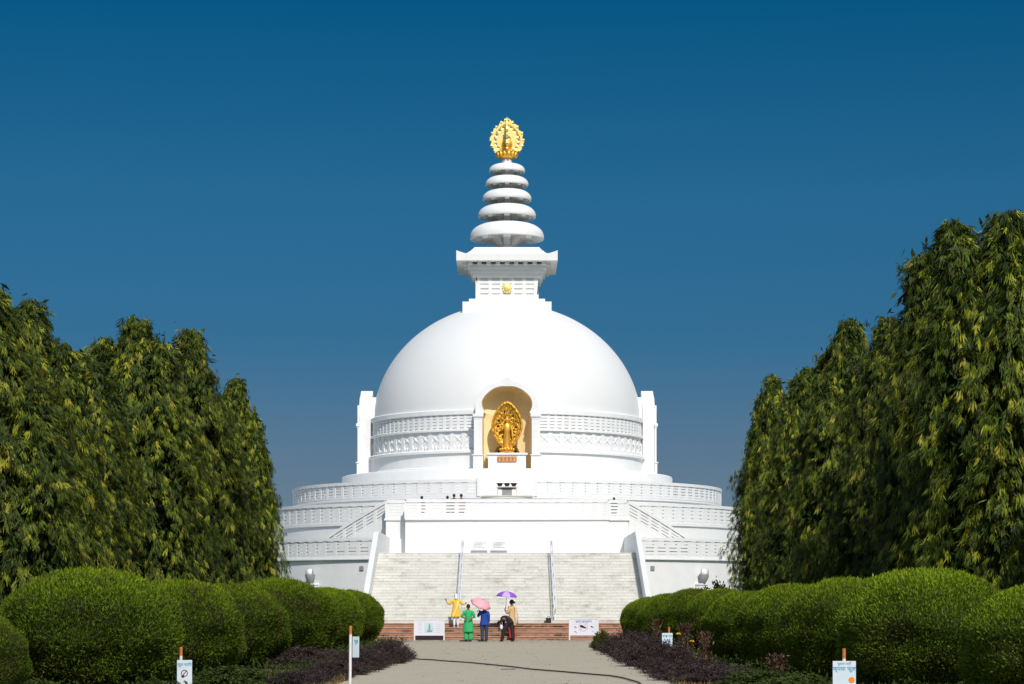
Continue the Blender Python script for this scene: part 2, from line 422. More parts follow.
# balustrades ------------------------------------------------------
POSTS = []     # (x, y, z, yaw, width, height)
def arc(Rr, a0, a1, n, z0, z1=None):
    z1 = z0 if z1 is None else z1
    return [(Rr * math.sin(a0 + (a1 - a0) * i / n), -Rr * math.cos(a0 + (a1 - a0) * i / n), z0 + (z1 - z0) * i / n) for i in range(n + 1)]
def balustrade(segs, h, parent, post_w=0.24, open_=True):
    """segs: list of (pts, bays); h: height from floor to top of the hand rail"""
    b = MB()
    for pts, bays in segs:
        b.ribbon(pts, 0.13, h - 0.17, h, WHITE2)
        b.ribbon(pts, 0.085, 0.0, 0.13, WHITE2)
        body = h - 0.17 - 0.13; ns = 4; sh = body / ns
        for k in range(ns):
            z0 = 0.13 + k * sh
            b.ribbon(pts, 0.075, z0 + 0.012, z0 + sh - 0.035, WHITE2)
        # posts
        L = [0.0]
        for i in range(1, len(pts)): L.append(L[-1] + math.hypot(pts[i][0] - pts[i - 1][0], pts[i][1] - pts[i - 1][1]))
        for q in range(bays + 1):
            d = L[-1] * q / bays; j = 1
            while j < len(L) - 1 and L[j] < d: j += 1
            t = (d - L[j - 1]) / max(1e-6, L[j] - L[j - 1]); a, c = pts[j - 1], pts[j]
            POSTS.append((a[0] + (c[0] - a[0]) * t, a[1] + (c[1] - a[1]) * t, a[2] + (c[2] - a[2]) * t,
                          math.atan2(c[1] - a[1], c[0] - a[0]), post_w, h - 0.165))
    return b.build('balustrade', None, parent, bevel=0)
# upper balustrade with a gap at the table
g = math.asin(1.62 / 12.9)
TAU = 2 * math.pi
balustrade([(arc(12.9, g, TAU - g, 240, 7.62), 106)], 0.94, pag)
for s in (-1, 1):
    b = MB(); b.box(s * 1.57 - 0.10, s * 1.57 + 0.10, -12.99, -12.75, 7.6, 8.72)
    b.build('gate_post', WHITE2, pag, bevel=0.02)
b = MB(); b.box(-1.43, 1.43, -13.06, -12.6, 7.58, 7.66); b.build('threshold', mat('beige_stone', (0.60, 0.52, 0.42), 0.7), pag, bevel=0.01)
# middle terrace with the projecting platform
mid = thing  # (keeps the name free)
ga = math.atan2(6.68, 13.5)
b = MB(); b.lathe([(12.5, 6.12), (14.98, 6.12), (14.98, 6.02), (14.88, 5.98), (14.88, 4.1)], 200)
b.build('middle_terrace', WHITE, pag, smooth=True)
balustrade([(arc(14.85, ga + 0.02, TAU - ga - 0.02, 200, 6.13), 104)], 1.12, pag)
PF = [(-6.60, -13.40), (-6.60, -14.75), (-5.50, -14.75), (-5.50, -15.65), (5.50, -15.65), (5.50, -14.75), (6.60, -14.75), (6.60, -13.40)]
b = MB()
vs = [(x, y, 4.0) for x, y in PF] + [(x, y, 6.29) for x, y in PF]; k = len(PF)
b.add(vs, [(i, (i + 1) % k, k + (i + 1) % k, k + i) for i in range(k)] + [tuple(range(k, 2 * k))], WHITE)
lip = [(x * 1.002, y - 0.01 if y < -14 else y, 6.291) for x, y in PF]
b.ribbon(lip, 0.07, -0.09, 0.03, WHITE2)
b.build('platform', None, pag)
def pl(x0, y0, x1, y1, z): return [(x0, y0, z), (x1, y1, z)]
zz = 6.32
balustrade([(pl(-5.44, -15.6, 5.44, -15.6, zz), 16),
            (pl(-5.55, -14.7, -6.52, -14.7, zz), 1), (pl(5.55, -14.7, 6.52, -14.7, zz), 1)], 1.0, pag, 0.22)
# side stairs that wind down from the platform to the lower terrace
for s in (-1, 1):
    a0 = math.atan2(6.3, 14.2); a1 = R(40.5)
    pts = [(s * p[0], p[1], p[2]) for p in arc(15.5, math.atan2(6.6, 14.05), a1, 24, 6.30, 4.32)]
    balustrade([(pts, 6)], 1.02, pag, 0.2)
    b = MB()
    b.ribbon(pts, 0.12, -2.2, 0.02, WHITE)
    nst = 12
    for i in range(nst):
        aa = a0 + (a1 - a0) * i / nst; ab = a0 + (a1 - a0) * (i + 1) / nst
        zt = 6.1 - 1.85 * (i + 0.5) / nst
        q = [(s * rr * math.sin(t), -rr * math.cos(t)) for rr, t in ((14.9, aa), (15.3, aa), (15.3, ab), (14.9, ab))]
        b.add([(x, y, 4.1) for x, y in q] + [(x, y, zt) for x, y in q], [(4, 5, 6, 7), (0, 1, 5, 4), (1, 2, 6, 5), (2, 3, 7, 6), (3, 0, 4, 7)], WHITE2)
    b.build('side_stair', None, pag)
# lower terrace
lathe_part('lower_terrace', [(14.5, 4.22), (16.28, 4.22), (16.30, 4.18), (16.30, 4.09), (16.15, 4.05), (16.15, 0.0)], seg=240)
gb = math.asin(6.75 / 16.2)
balustrade([(arc(16.15, gb, TAU - gb, 220, 4.23), 112)], 1.06, pag)
# posts: the 100 nearest are parts of their own
campos = Vector((0, -140, EYE))
vis = [p for p in POSTS if abs(p[0] * F / (140 + p[1])) < 245 or p[1] < -15]
vis.sort(key=lambda p: (Vector(p[:3]) - campos).length)
near = vis[:100]; nearset = set(near); far = [p for p in POSTS if p not in nearset]
pm = {}
for p in near:
    key = (round(p[4], 3), round(p[5], 3))
    if key not in pm:
        bb = MB(); bb.box(-p[4] / 2, p[4] / 2, -0.09, 0.09, 0, p[5]); o = bb.build('balustrade_post', WHITE2, pag); pm[key] = o.data
    else:
        o = bpy.data.objects.new('balustrade_post', pm[key]); C.objects.link(o); o.parent = pag
    o.location = p[:3]; o.rotation_euler = (0, 0, p[3])
b = MB()
for p in far:
    M = Matrix.Translation(p[:3]) @ Matrix.Rotation(p[3], 4, 'Z')
    b.box(-p[4] / 2, p[4] / 2, -0.09, 0.09, 0, p[5], M=M)
tag(b.build('balustrade_post', WHITE2, pag), kind='stuff')

# main staircase, landing and the cheek walls
ZT = 4.19; YB, YT = 105.0 - 140, 114.5 - 140; N = 24; Z0 = 0.78
b = MB(); prof = []
for i in range(N):
    y = YB + (YT - YB) * i / N; z = Z0 + (ZT - Z0) * (i + 1) / N
    prof += [(y, Z0 + (ZT - Z0) * i / N), (y, z)]
    if i < N - 1:
        pass
prof += [(YT, ZT), (-14.6, ZT), (-14.6, 0.0), (YB, 0.0)]
HW = 6.4; k = len(prof)
vs = [(-HW, y, z) for y, z in prof] + [(HW, y, z) for y, z in prof]
b.add(vs, [(i, (i + 1) % k, k + (i + 1) % k, k + i) for i in range(k)])
# nosings, 2 cm proud of each riser
for i in range(N):
    y = YB + (YT - YB) * i / N; z = Z0 + (ZT - Z0) * (i + 1) / N
    b.box(-HW + 0.01, HW - 0.01, y - 0.010, y + 0.02, z - 0.022, z + 0.004)
b.build('staircase', MARBLE, pag)
for s in (-1, 1):
    b = MB()
    x0, x1 = s * 6.38, s * 6.64
    sl_ = (ZT - Z0) / (YT - YB)
    pr = [(YB - 0.6, 0.0), (YB - 0.6, Z0 + 0.72), (YT, ZT + 1.05), (YT + 0.5, ZT + 1.08), (-14.7, ZT + 1.08), (-14.7, 0.0)]
    kk = len(pr)
    b.add([(x0, y, z) for y, z in pr] + [(x1, y, z) for y, z in pr], [tuple(range(kk)), tuple(range(2 * kk - 1, kk - 1, -1))] + [(i, (i + 1) % kk, kk + (i + 1) % kk, kk + i) for i in range(kk)])
    b.build('cheek_wall', WHITE, pag, bevel=0.015)
# brick steps below
bs = thing('brick_steps', 'low weathered red brick steps below the pale stone stairs', 'brick steps', (0, 103.4, 0))
for i in range(4):
    b = MB(); b.box(-15, 15, i * 0.42, i * 0.42 + (2.2 if i == 3 else 0.43), 0.0 if i == 0 else i * 0.195 - 0.002, (i + 1) * 0.195 - 0.045)
    b.build('step', BRICK, bs)
    b = MB(); b.box(-15.02, 15.02, i * 0.42 - 0.03, i * 0.42 + (1.6 if i == 3 else 0.40), (i + 1) * 0.195 - 0.045, (i + 1) * 0.195)
    b.build('coping', COPING, bs, bevel=0.008)
for i in range(1, 5): pass

# wall ornaments on the lower terrace wall (lotus bowl over a pedestal) and small dark outlets
for s in (-1, 1):
    x = s * 10.72; yy = -math.sqrt(16.15 ** 2 - x * x); ang = math.atan2(x, -yy)
    e = bpy.data.objects.new('wall_ornament', None); C.objects.link(e); e.parent = pag; e.location = (x, yy, 0); e.rotation_euler = (0, 0, ang)
    b = MB(); b.box(-0.34, 0.34, -0.30, 0.1, 0, 2.7); b.box(-0.38, 0.38, -0.34, 0.1, 2.7, 2.8); b.build('pedestal', WHITE2, e, bevel=0.02)
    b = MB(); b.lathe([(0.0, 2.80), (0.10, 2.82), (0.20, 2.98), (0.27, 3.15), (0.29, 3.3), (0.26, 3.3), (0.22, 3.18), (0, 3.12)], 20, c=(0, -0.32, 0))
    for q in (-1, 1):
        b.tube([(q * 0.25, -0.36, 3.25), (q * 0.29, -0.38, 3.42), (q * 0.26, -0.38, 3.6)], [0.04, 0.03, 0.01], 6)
    b.build('lotus_bowl', BOWLG, e, smooth=True)  # bowl coloured grey, darker than the white cap and pedestal
    b = MB(); b.ball((0, -0.32, 3.38), (0.2, 0.2, 0.24), 12); b.build('dome_cap', WHITE2, e, smooth=True)
    x = s * 7.95; yy = -math.sqrt(16.15 ** 2 - x * x); ang = math.atan2(x, -yy)
    b = MB(); M = Matrix.Translation((x, yy, 3.62)) @ Matrix.Rotation(ang, 4, 'Z')
    b.box(-0.12, 0.12, -0.06, 0.05, -0.12, 0.12, M=M)
    b.build('drain_outlet', GREYP, pag)

# four portals
def resample(pts, n):
    L = [0]
    for i in range(1, len(pts)): L.append(L[-1] + math.dist(pts[i], pts[i - 1]))
    res = []
    for q in range(n):
        d = L[-1] * q / (n - 1); j = 1
        while j < len(L) - 1 and L[j] < d: j += 1
        t = (d - L[j - 1]) / max(1e-9, L[j] - L[j - 1])
        res.append(tuple(pts[j - 1][k_] + (pts[j][k_] - pts[j - 1][k_]) * t for k_ in (0, 1)))
    return res
def arcpts(x0, z0, x1, z1, bulge, n=10):
    res = []
    mx, mz = (x0 + x1) / 2, (z0 + z1) / 2; dx, dz = x1 - x0, z1 - z0; L = math.hypot(dx, dz)
    nx, nz = -dz / L, dx / L
    for i in range(n + 1):
        t = i / n; k_ = 4 * t * (1 - t) * bulge
        res.append((x0 + dx * t + nx * k_, z0 + dz * t + nz * k_))
    return res
inner_low = [(-1.41, 9.33), (-1.41, 12.50)]
inner_up = [(-1.29, 12.58)] + arcpts(-1.29, 12.58, -1.11, 13.69, 0.24) + arcpts(-1.11, 13.69, 0, 14.08, 0.14)
outer_low = [(-1.80, 9.33), (-1.80, 12.50)]
outer_up = [(-1.80, 12.62)] + arcpts(-1.80, 12.6, -1.15, 14.12, 0.22) + arcpts(-1.15, 14.12, 0, 14.62, -0.06)
IN = resample(inner_low, 10) + resample(inner_up, 34)
OUT = resample(outer_low, 10) + resample(outer_up, 34)
IN = IN + [(-x, z) for x, z in IN[::-1]][1:]
OUT = OUT + [(-x, z) for x, z in OUT[::-1]][1:]
YP = -8.88
for k4 in range(4):
    e = bpy.data.objects.new('portal', None); C.objects.link(e); e.parent = pag; e.rotation_euler = (0, 0, k4 * math.pi / 2)
    b = MB(); n = len(IN)
    vs = [(x, YP, z) for x, z in IN] + [(x, YP, z) for x, z in OUT] + [(x, YP + 0.72, z) for x, z in OUT] + [(x, YP + 0.15, z) for x, z in IN] + [(x * 0.9, YP + 0.72, min(z, 14.16)) for x, z in OUT] + [(x * 0.9, -6.9, min(z, 14.16)) for x, z in OUT]
    fs = []
    for i in range(n - 1):
        fs.append((i, i + 1, n + i + 1, n + i)); fs.append((n + i, n + i + 1, 2 * n + i + 1, 2 * n + i)); fs.append((i, i + 1, 3 * n + i + 1, 3 * n + i))
        fs.append((2 * n + i, 2 * n + i + 1, 4 * n + i + 1, 4 * n + i)); fs.append((4 * n + i, 4 * n + i + 1, 5 * n + i + 1, 5 * n + i))
    b.add(vs, fs)
    b.build('portal_frame', WHITE2, e)
    b = MB()    # niche lining
    vs = [(x, YP + 0.15, z) for x, z in IN] + [(x * 0.93, YP + 1.05, z) for x, z in IN]
    cx = (0, YP + 1.42, 12.0)
    mid_ = [(x * 0.6, YP + 1.32, 11.6 + (z - 11.6) * 0.93) for x, z in IN]
    vs += mid_; vs.append(cx)
    fs = [(i, i + 1, n + i + 1, n + i) for i in range(n - 1)] + [(n + i, n + i + 1, 2 * n + i + 1, 2 * n + i) for i in range(n - 1)] + [(2 * n + i, 2 * n + i + 1, 3 * n) for i in range(n - 1)]
    b.add(vs, fs); b.build('niche', CREAM, e, smooth=True)
    for s in (-1, 1):
        b = MB()
        b.box(s * 1.65 - 0.28, s * 1.65 + 0.28, YP - 0.14, YP + 0.02, 9.31, 10.16)
        b.box(s * 1.65 - 0.24, s * 1.65 + 0.24, YP - 0.10, YP + 0.02, 10.16, 12.28)
        b.box(s * 1.65 - 0.26, s * 1.65 + 0.26, YP - 0.12, YP + 0.02, 12.20, 12.32)
        b.box(s * 1.65 - 0.31, s * 1.65 + 0.31, YP - 0.18, YP + 0.02, 12.32, 12.50)
        b.box(s * 1.62 - 0.14, s * 1.62 + 0.14, YP - (0.11 if k4 in (1, 3) else 0.05), YP + 0.02, 12.50, 13.6 if k4 in (1, 3) else 12.56)
        b.box(s * 1.65 - 0.34, s * 1.65 + 0.34, YP - 0.20, YP + 0.02, 10.12, 10.18)
        b.build('pillar', WHITE2, e, bevel=0.012)
    b = MB()
    b.box(-1.08, 1.08, YP + 0.02, YP + 0.85, 9.32, 10.16); b.box(-1.18, 1.18, YP - 0.06, YP + 0.9, 10.16, 10.28)
    b.build('niche_plinth', WHITE2, e, bevel=0.012)
# golden plaque
b = MB(); b.box(-0.55, 0.55, YP - 0.05, YP + 0.01, 9.76, 10.06, PLAQUE)
for i in range(5):
    x = -0.42 + i * 0.21
    b.box(x - 0.07, x + 0.07, YP - 0.056, YP - 0.049, 9.99, 10.01, GOLDB); b.box(x - 0.012, x + 0.012, YP - 0.057, YP - 0.049, 9.80, 10.03, GOLDB)
    b.box(x - 0.06, x + 0.06, YP - 0.056, YP - 0.049, 9.89, 9.91, GOLDB); b.box(x - 0.07, x + 0.07, YP - 0.056, YP - 0.049, 9.80, 9.82, GOLDB)
b.build('name_plaque', None, pag)

# harmika, roof slab, rings, mast
b = MB(); b.box(-2.66, 2.66, -2.66, 2.66, 18.9, 19.72); b.box(-2.28, 2.28, -2.28, 2.28, 19.72, 19.94)
b.build('harmika_base', WHITE2, pag, bevel=0.01)
b = MB(); b.box(-1.80, 1.80, -1.80, 1.80, 19.94, 21.3)
for k4 in range(4):
    M = Matrix.Rotation(k4 * math.pi / 2, 4, 'Z')
    for x0, x1 in ((-1.89, -1.60), (-1.12, -0.92), (-0.44, -0.26), (0.26, 0.44), (0.92, 1.12), (1.60, 1.89)):
        b.box(x0, x1, -1.89, -1.79, 20.1, 21.28, M=M)
    b.box(-1.888, 1.888, -1.892, -1.79, 19.941, 20.25, M=M)
    for z0 in (20.32, 20.62, 20.90): b.box(-1.6, 1.6, -1.87, -1.79, z0, z0 + 0.22, M=M)
b.build('harmika', WHITE2, pag, bevel=0.006)
b = MB()
b.box(-2.08, 2.08, -2.08, 2.08, 21.27, 21.50); b.box(-2.2, 2.2, -2.2, 2.2, 21.50, 21.76); b.box(-2.36, 2.36, -2.36, 2.36, 21.76, 22.02)
for k4 in range(4):
    M = Matrix.Rotation(k4 * math.pi / 2, 4, 'Z')
    for i in range(9):
        x = -2.2 + i * 0.55; b.box(x - 0.13, x + 0.13, -2.62, -2.3, 21.93, 22.131, M=M)
b.build('bracket_tier', WHITE2, pag, bevel=0.008)
# roof: square slab with concave slopes and upturned corners
b = MB(); G = 28
def roofz(x, y):
    r = max(abs(x), abs(y)) / 3.02; c = min(abs(x), abs(y)) / 3.02
    base = 23.08 if r < 0.64 else 23.08 - 0.60 * (1 - (1 - (r - 0.64) / 0.36) ** 2.2)
    horn = 0.20 * max(0, (c - 0.78) / 0.22) ** 1.3 * max(0, (r - 0.80) / 0.20)
    return base + horn + (0.05 if r > 0.97 else 0)
def roofzb(x, y): return 22.13
vs = []; cs = sorted(set([round(-3.02 + 6.04 * i / G, 4) for i in range(G + 1)] + [-1.93, 1.93, -2.9, 2.9]))
m_ = len(cs)
for yv in cs:
    for xv in cs: vs.append((xv, yv, roofz(xv, yv)))
for yv in cs:
    for xv in cs: vs.append((xv, yv, roofzb(xv, yv)))
fs = []
for j in range(m_ - 1):
    for i in range(m_ - 1):
        a = j * m_ + i; fs.append((a, a + 1, a + m_ + 1, a + m_)); q = m_ * m_; fs.append((q + a, q + a + m_, q + a + m_ + 1, q + a + 1))
q = m_ * m_
for i in range(m_ - 1):
    for a, c in ((i, i + 1), ((m_ - 1) * m_ + i, (m_ - 1) * m_ + i + 1), (i * m_, (i + 1) * m_), (i * m_ + m_ - 1, (i + 1) * m_ + m_ - 1)):
        fs.append((a, c, q + c, q + a))
b.add(vs, fs); b.build('roof_slab', WHITE2, pag)
b = MB(); b.ball((0, -1.93, 20.62), (0.27, 0.06, 0.30), 16)
for i in range(12):
    a = TAU * i / 12; b.ball((0.25 * math.cos(a), -1.93, 20.62 + 0.28 * math.sin(a)), (0.06, 0.05, 0.06), 6)
b.build('gold_emblem', GOLDB, pag, smooth=True)
rings = [(23.82, 2.25, 1.02), (25.15, 1.76, 0.80), (26.19, 1.49, 0.68), (27.09, 1.31, 0.60), (27.92, 1.10, 0.52)]
b = MB()
zc = 23.0
cols = []
for i, (z, r, h) in enumerate(rings):
    c = 0.70 - i * 0.07
    cols += [(c * 1.0, zc), (c * 0.78, zc + (z - zc) * 0.35), (c * 0.80, z), (c * 1.5, z + 0.22), (c * 0.8, z + 0.3)]
    zc = z + h
cols += [(0.3, 28.3), (0.32, 28.62), (0.2, 28.78), (0, 28.8)]
b.lathe(cols, 24); b.build('mast', WHITE2, pag, smooth=True)
for z, r, h in rings:
    b = MB(); lip_ = h * 0.16
    pr = [(r * 0.25, z + h * 0.5), (r * 0.6, z + h * 0.34), (r * 0.88, z + 0.10), (r * 0.95, z + 0.0), (r * 0.985, z + 0.0), (r, z + 0.04), (r, z + lip_)]
    for i in range(1, 9):
        a = math.pi / 2 * i / 9
        pr.append((r * (0.22 + 0.78 * math.cos(a) ** 0.75), z + lip_ + (h - lip_) * math.sin(a)))
    pr.append((r * 0.2, z + h))
    b.lathe(pr, 64); e = b.build('spire_ring', WHITE2, pag, smooth=True)
    b = MB()
    for i in range(8):
        M = Matrix.Rotation(TAU * (i + 0.0) / 8, 4, 'Z')
        t = 0.095 * r; P_ = [(-0.2 * r, z + 0.5 * h), (-0.88 * r, z + 0.10), (-0.80 * r, z - 0.09 * h), (-0.62 * r, z + 0.02), (-0.42 * r, z - 0.02), (-0.25 * r, z - 0.40 * h)]
        b.add([tuple(M @ Vector((-t, u, v))) for u, v in P_] + [tuple(M @ Vector((t, u, v))) for u, v in P_],
              [(0, 1, 2, 3, 4, 5), (11, 10, 9, 8, 7, 6)] + [(q_, (q_ + 1) % 6, 6 + (q_ + 1) % 6, 6 + q_) for q_ in range(6)])
    b.build('ring_rib', WHITE2, e)
# golden finial: crossed pierced flame plates round a jewel
b = MB()
def teardrop(t):      # t 0..1 round the outline; returns (u, w)
    a = -math.pi / 2 + TAU * t
    rr = 1.0
    u = math.cos(a); w_ = math.sin(a)
    if w_ > 0: u *= (1 - 0.42 * w_ ** 2.2); w_ *= 1.26
    return u, w_
for ax in ('Y', 'X'):
    def P3(u, d, z): return (u, d, z) if ax == 'Y' else (d, u, z)
    zc = 29.88; A = 0.98
    # inner leaf-shaped plate with a slot ring
    for k0, k1 in ((0.26, 0.66), (0.83, 1.02)):
        vs = []; fs = []; nn = 56
        for i in range(nn):
            t = i / nn; u, w_ = teardrop(t); wob = 1 + (0.06 * math.sin(TAU * 14 * t) if k1 > 0.9 else 0.03 * math.sin(TAU * 10 * t))
            for kk_, d in ((k0, -0.05), (k1 * wob, -0.05), (k1 * wob, 0.05), (k0, 0.05)):
                vs.append(P3(u * A * kk_, d, zc + w_ * A * kk_))
        for i in range(nn):
            j = (i + 1) % nn
            for q_ in range(4): fs.append((i * 4 + q_, i * 4 + (q_ + 1) % 4, j * 4 + (q_ + 1) % 4, j * 4 + q_))
        b.add(vs, fs)
    for i in range(18):
        t = (i + 0.5) / 18; u, w_ = teardrop(t)
        c = P3(u * A * 0.72, 0, zc + w_ * A * 0.72)
        b.torus(c, 0.105, 0.062, ax, 10, 5)
        c2 = P3(u * A * 1.0, 0, zc + w_ * A * 1.0); b.ball(c2, 0.095, 6)
        a_ = P3(u * A * 1.0, 0, zc + w_ * A * 1.0); e_ = P3(u * A * 1.10 , 0, zc + w_ * A * 1.05 + 0.08)
        b.tube([a_, e_], [0.11, 0.02], 5)
    b.tube([P3(0, 0, zc + 0.9 * A), P3(0, 0, zc + 1.44 * A)], [0.16, 0.01], 6)
b.build('finial_flame', GOLDB, pag)
b = MB(); b.ball((0, 0, 29.62), (0.34, 0.34, 0.42), 20); b.build('finial_jewel', GOLD, pag, smooth='all')
b = MB(); b.lathe([(0.12, 28.7), (0.35, 28.78), (0.58, 28.98), (0.66, 29.15), (0.5, 29.16), (0.3, 29.3), (0, 29.3)], 32)
for i in range(14):
    a = TAU * i / 14; b.ball((0.56 * math.cos(a), 0.56 * math.sin(a), 29.0), (0.13, 0.13, 0.2), 6)
b.build('finial_lotus', GOLD, pag, smooth=True)

# ------------------------------------------------------------------ golden statue in the niche
YS = 140 + YP + 0.42
st = thing('statue', 'golden standing statue in a leaf shaped halo inside the arched niche', 'statue', (0, YS, 10.28))
b = MB()
# halo: almond shaped dished plate with swirling relief
NR, NA = 22, 96
vs = []; fs = []
def almond(a):
    u = math.cos(a); w_ = math.sin(a)
    u *= (1 - 0.30 * max(0, w_) ** 1.8) * (1 - 0.30 * max(0, -w_) ** 1.6)
    return u * 0.86, w_ * 1.36
for j in range(NR + 1):
    rr = j / NR
    for i in range(NA):
        a = TAU * i / NA; u, w_ = almond(a)
        lobes = 1 + 0.025 * math.sin(a * 24) * (rr ** 4)
        rel = 0.028 * math.sin(rr * 20 + math.sin(a * 9) * 1.8) * math.sin(a * 11 + rr * 7) * (rr > 0.3) - 0.16 * rr ** 2
        if rr > 0.93: rel -= 0.10
        vs.append((u * rr * lobes, rel + 0.12, 1.58 + w_ * rr * lobes))
for j in range(NR):
    for i in range(NA):
        i2 = (i + 1) % NA
        # pierced openings
        if 7 < j < 17 and (i * 5 // 4 + j // 3 * 3) % 8 < 2 and abs(math.cos(TAU * i / NA)) > 0.25 and j % 5 != 0: continue
        fs.append((j * NA + i, j * NA + i2, (j + 1) * NA + i2, (j + 1) * NA + i))
b.add(vs, fs)
o = b.build('halo', GOLDD, st, smooth=True, fix=False)
md = o.modifiers.new('thick', 'SOLIDIFY'); md.thickness = 0.05
b = MB()
b.add([(almond(TAU * i / 48)[0] * 0.9, 0.10, 1.58 + almond(TAU * i / 48)[1] * 0.9) for i in range(48)] + [(almond(TAU * i / 48)[0] * 0.9, 0.13, 1.58 + almond(TAU * i / 48)[1] * 0.9) for i in range(48)], [tuple(range(48)), tuple(range(95, 47, -1))] + [(i, (i + 1) % 48, 48 + (i + 1) % 48, 48 + i) for i in range(48)])
b.build('halo_recess_shade', DARKGOLD, st)  # added dark plate: recess shade behind the halo openings, put into colour
b = MB()
rim = [(almond(TAU * i / 64)[0] * 0.99, -0.10, 1.58 + almond(TAU * i / 64)[1] * 0.99) for i in range(65)]
b.tube(rim, 0.05, 6); b.build('halo_rim', GOLD, st, smooth=True)
b = MB()
# standing robed figure
b.tube([(0, -0.14, 0.30), (0, -0.15, 0.55), (0, -0.16, 0.95), (0, -0.17, 1.22), (0, -0.17, 1.45), (0, -0.16, 1.62), (0, -0.16, 1.70)],
       [0.22, 0.20, 0.165, 0.15, 0.20, 0.18, 0.06], 14, ry=[0.14, 0.13, 0.11, 0.11, 0.12, 0.10, 0.06])
b.tube([(0, -0.16, 1.68), (0, -0.17, 1.78)], [0.06, 0.06], 10)
b.ball((0, -0.18, 1.90), (0.105, 0.12, 0.15), 14); b.ball((0, -0.16, 2.05), (0.055, 0.06, 0.06), 10)
b.ball((0, -0.30, 1.88), (0.018, 0.025, 0.03), 6)
for s in (-1, 1):
    b.ball((s * 0.11, -0.17, 1.87), (0.02, 0.03, 0.06), 6)
    b.ball((s * 0.09, -0.22, 0.29), (0.07, 0.12, 0.04), 8)
b.tube([(-0.21, -0.17, 1.55), (-0.30, -0.2, 1.32), (-0.36, -0.32, 1.42)], [0.075, 0.06, 0.04], 8)
b.tube([(0.21, -0.17, 1.55), (0.29, -0.18, 1.26), (0.31, -0.24, 1.02)], [0.075, 0.06, 0.04], 8)
for (hx, hy, hz, s) in ((-0.36, -0.33, 1.46, 1), (0.31, -0.25, 0.98, -1)):
    b.ball((hx, hy, hz), (0.04, 0.025, 0.045), 8)
    for q_ in range(4): b.tube([(hx - 0.03 + q_ * 0.02, hy, hz + s * 0.03), (hx - 0.033 + q_ * 0.022, hy, hz + s * (0.09 + 0.01 * (q_ in (1, 2))))], [0.01, 0.007], 5)
    b.tube([(hx + 0.03, hy, hz), (hx + 0.06, hy, hz + s * 0.05)], [0.012, 0.008], 5)
for q_ in range(7):       # robe folds
    x = -0.18 + q_ * 0.06; b.tube([(x, -0.27, 0.34), (x * 0.85, -0.27, 0.9), (x * 0.5, -0.28, 1.3)], [0.016, 0.014, 0.008], 5)
b.build('figure', GOLD, st, smooth=True)
b = MB(); b.lathe([(0, 0.0), (0.42, 0.0), (0.44, 0.06), (0.34, 0.12), (0.36, 0.2), (0.46, 0.28), (0.3, 0.31), (0, 0.32)], 28, c=(0, -0.08, 0))
for i in range(14):
    a = TAU * i / 14; b.ball((0.40 * math.cos(a), -0.08 + 0.40 * math.sin(a), 0.21), (0.085, 0.085, 0.09), 6)
b.build('lotus_base', GOLD, st, smooth=True)
b = MB()
for s in (-1, 1): b.tube([(s * 0.62, -0.05, 0.0), (s * 0.55, -0.05, 0.25), (s * 0.50, -0.02, 0.4)], [0.10, 0.07, 0.03], 8)
b.build('halo_support', DARKGOLD, st, smooth=True)

# ------------------------------------------------------------------ table with bowls on the upper terrace
ty = 140 - 12.55
tb = thing('offering_table', 'small pale offering table at the gap in the top balustrade', 'table', (0, ty, 7.665))
b = MB(); b.box(-0.6, 0.6, -0.25, 0.25, 0.44, 0.5); b.build('table_top', WOODT, tb, bevel=0.005)
for x in (-0.54, 0.54):
    for y in (-0.2, 0.2):
        b = MB(); b.box(x - 0.04, x + 0.04, y - 0.04, y + 0.04, 0, 0.44); b.build('leg', WOODT, tb)
b = MB(); b.box(-0.5, 0.5, 0.16, 0.2, 0.34, 0.44); b.build('apron', WOODT, tb)
b = MB(); b.box(-0.28, 0.28, -0.1, 0.12, 0.0, 0.34); b.box(-0.32, 0.32, -0.12, 0.14, 0.34, 0.38); b.build('cabinet', GREYP, tb)
for i, (x, lb) in enumerate(((-0.40, 'black incense bowl at the left end of the offering table'), (0.0, 'black incense bowl in the middle of the offering table'), (0.38, 'black incense bowl at the right end of the offering table'))):
    b = MB(); wd = 0.15
    b.lathe([(0, 0), (0.09, 0.0), (0.10, 0.03), (wd, 0.10), (wd + 0.01, 0.19), (wd - 0.03, 0.19), (wd - 0.04, 0.11), (0, 0.08)], 18)
    for s in (-1, 1): b.torus((s * (wd + 0.01), 0, 0.16), 0.03, 0.01, 'Y', 8, 5)
    o = b.build('incense_bowl', BLACK, smooth=True); o.location = (x, ty, 8.167)
    tag(o, lb, 'bowl', 'bowls on the offering table')

# ------------------------------------------------------------------ two notice stands on the landing
for (px, lb, shift) in ((479, 'white notice stand left of its twin at the top of the stairs', 0), (498.5, 'white notice stand with printed lines right of its twin at the top of the stairs', 1)):
    Y = 114.9; x = gp(px, Y)
    t = thing('notice_stand', lb, 'notice stand', (x, Y, 4.19), 0, 'notice stands at the top of the stairs')
    b = MB(); b.box(-0.38, 0.38, -0.02, 0.02, 0.16, 0.62); b.build('panel', mat('notice_panel', (0.76, 0.76, 0.76), 0.6), t, bevel=0.004)
    b = MB(); b.box(-0.42, 0.42, -0.05, 0.25, 0.0, 0.14); b.build('base', GREYP, t, bevel=0.01)  # grey block: the shade band below the panel, put into its colour
    b = MB()
    for k_ in range(4):
        b.box(-0.30 + 0.05 * (k_ % 2), 0.30 - 0.08 * (k_ % 3), -0.026, -0.021, 0.50 - k_ * 0.075, 0.515 - k_ * 0.075 + 0.012 * shift)
    b.build('text_line', mat('faded_print', (0.45, 0.42, 0.38), 0.7), t)

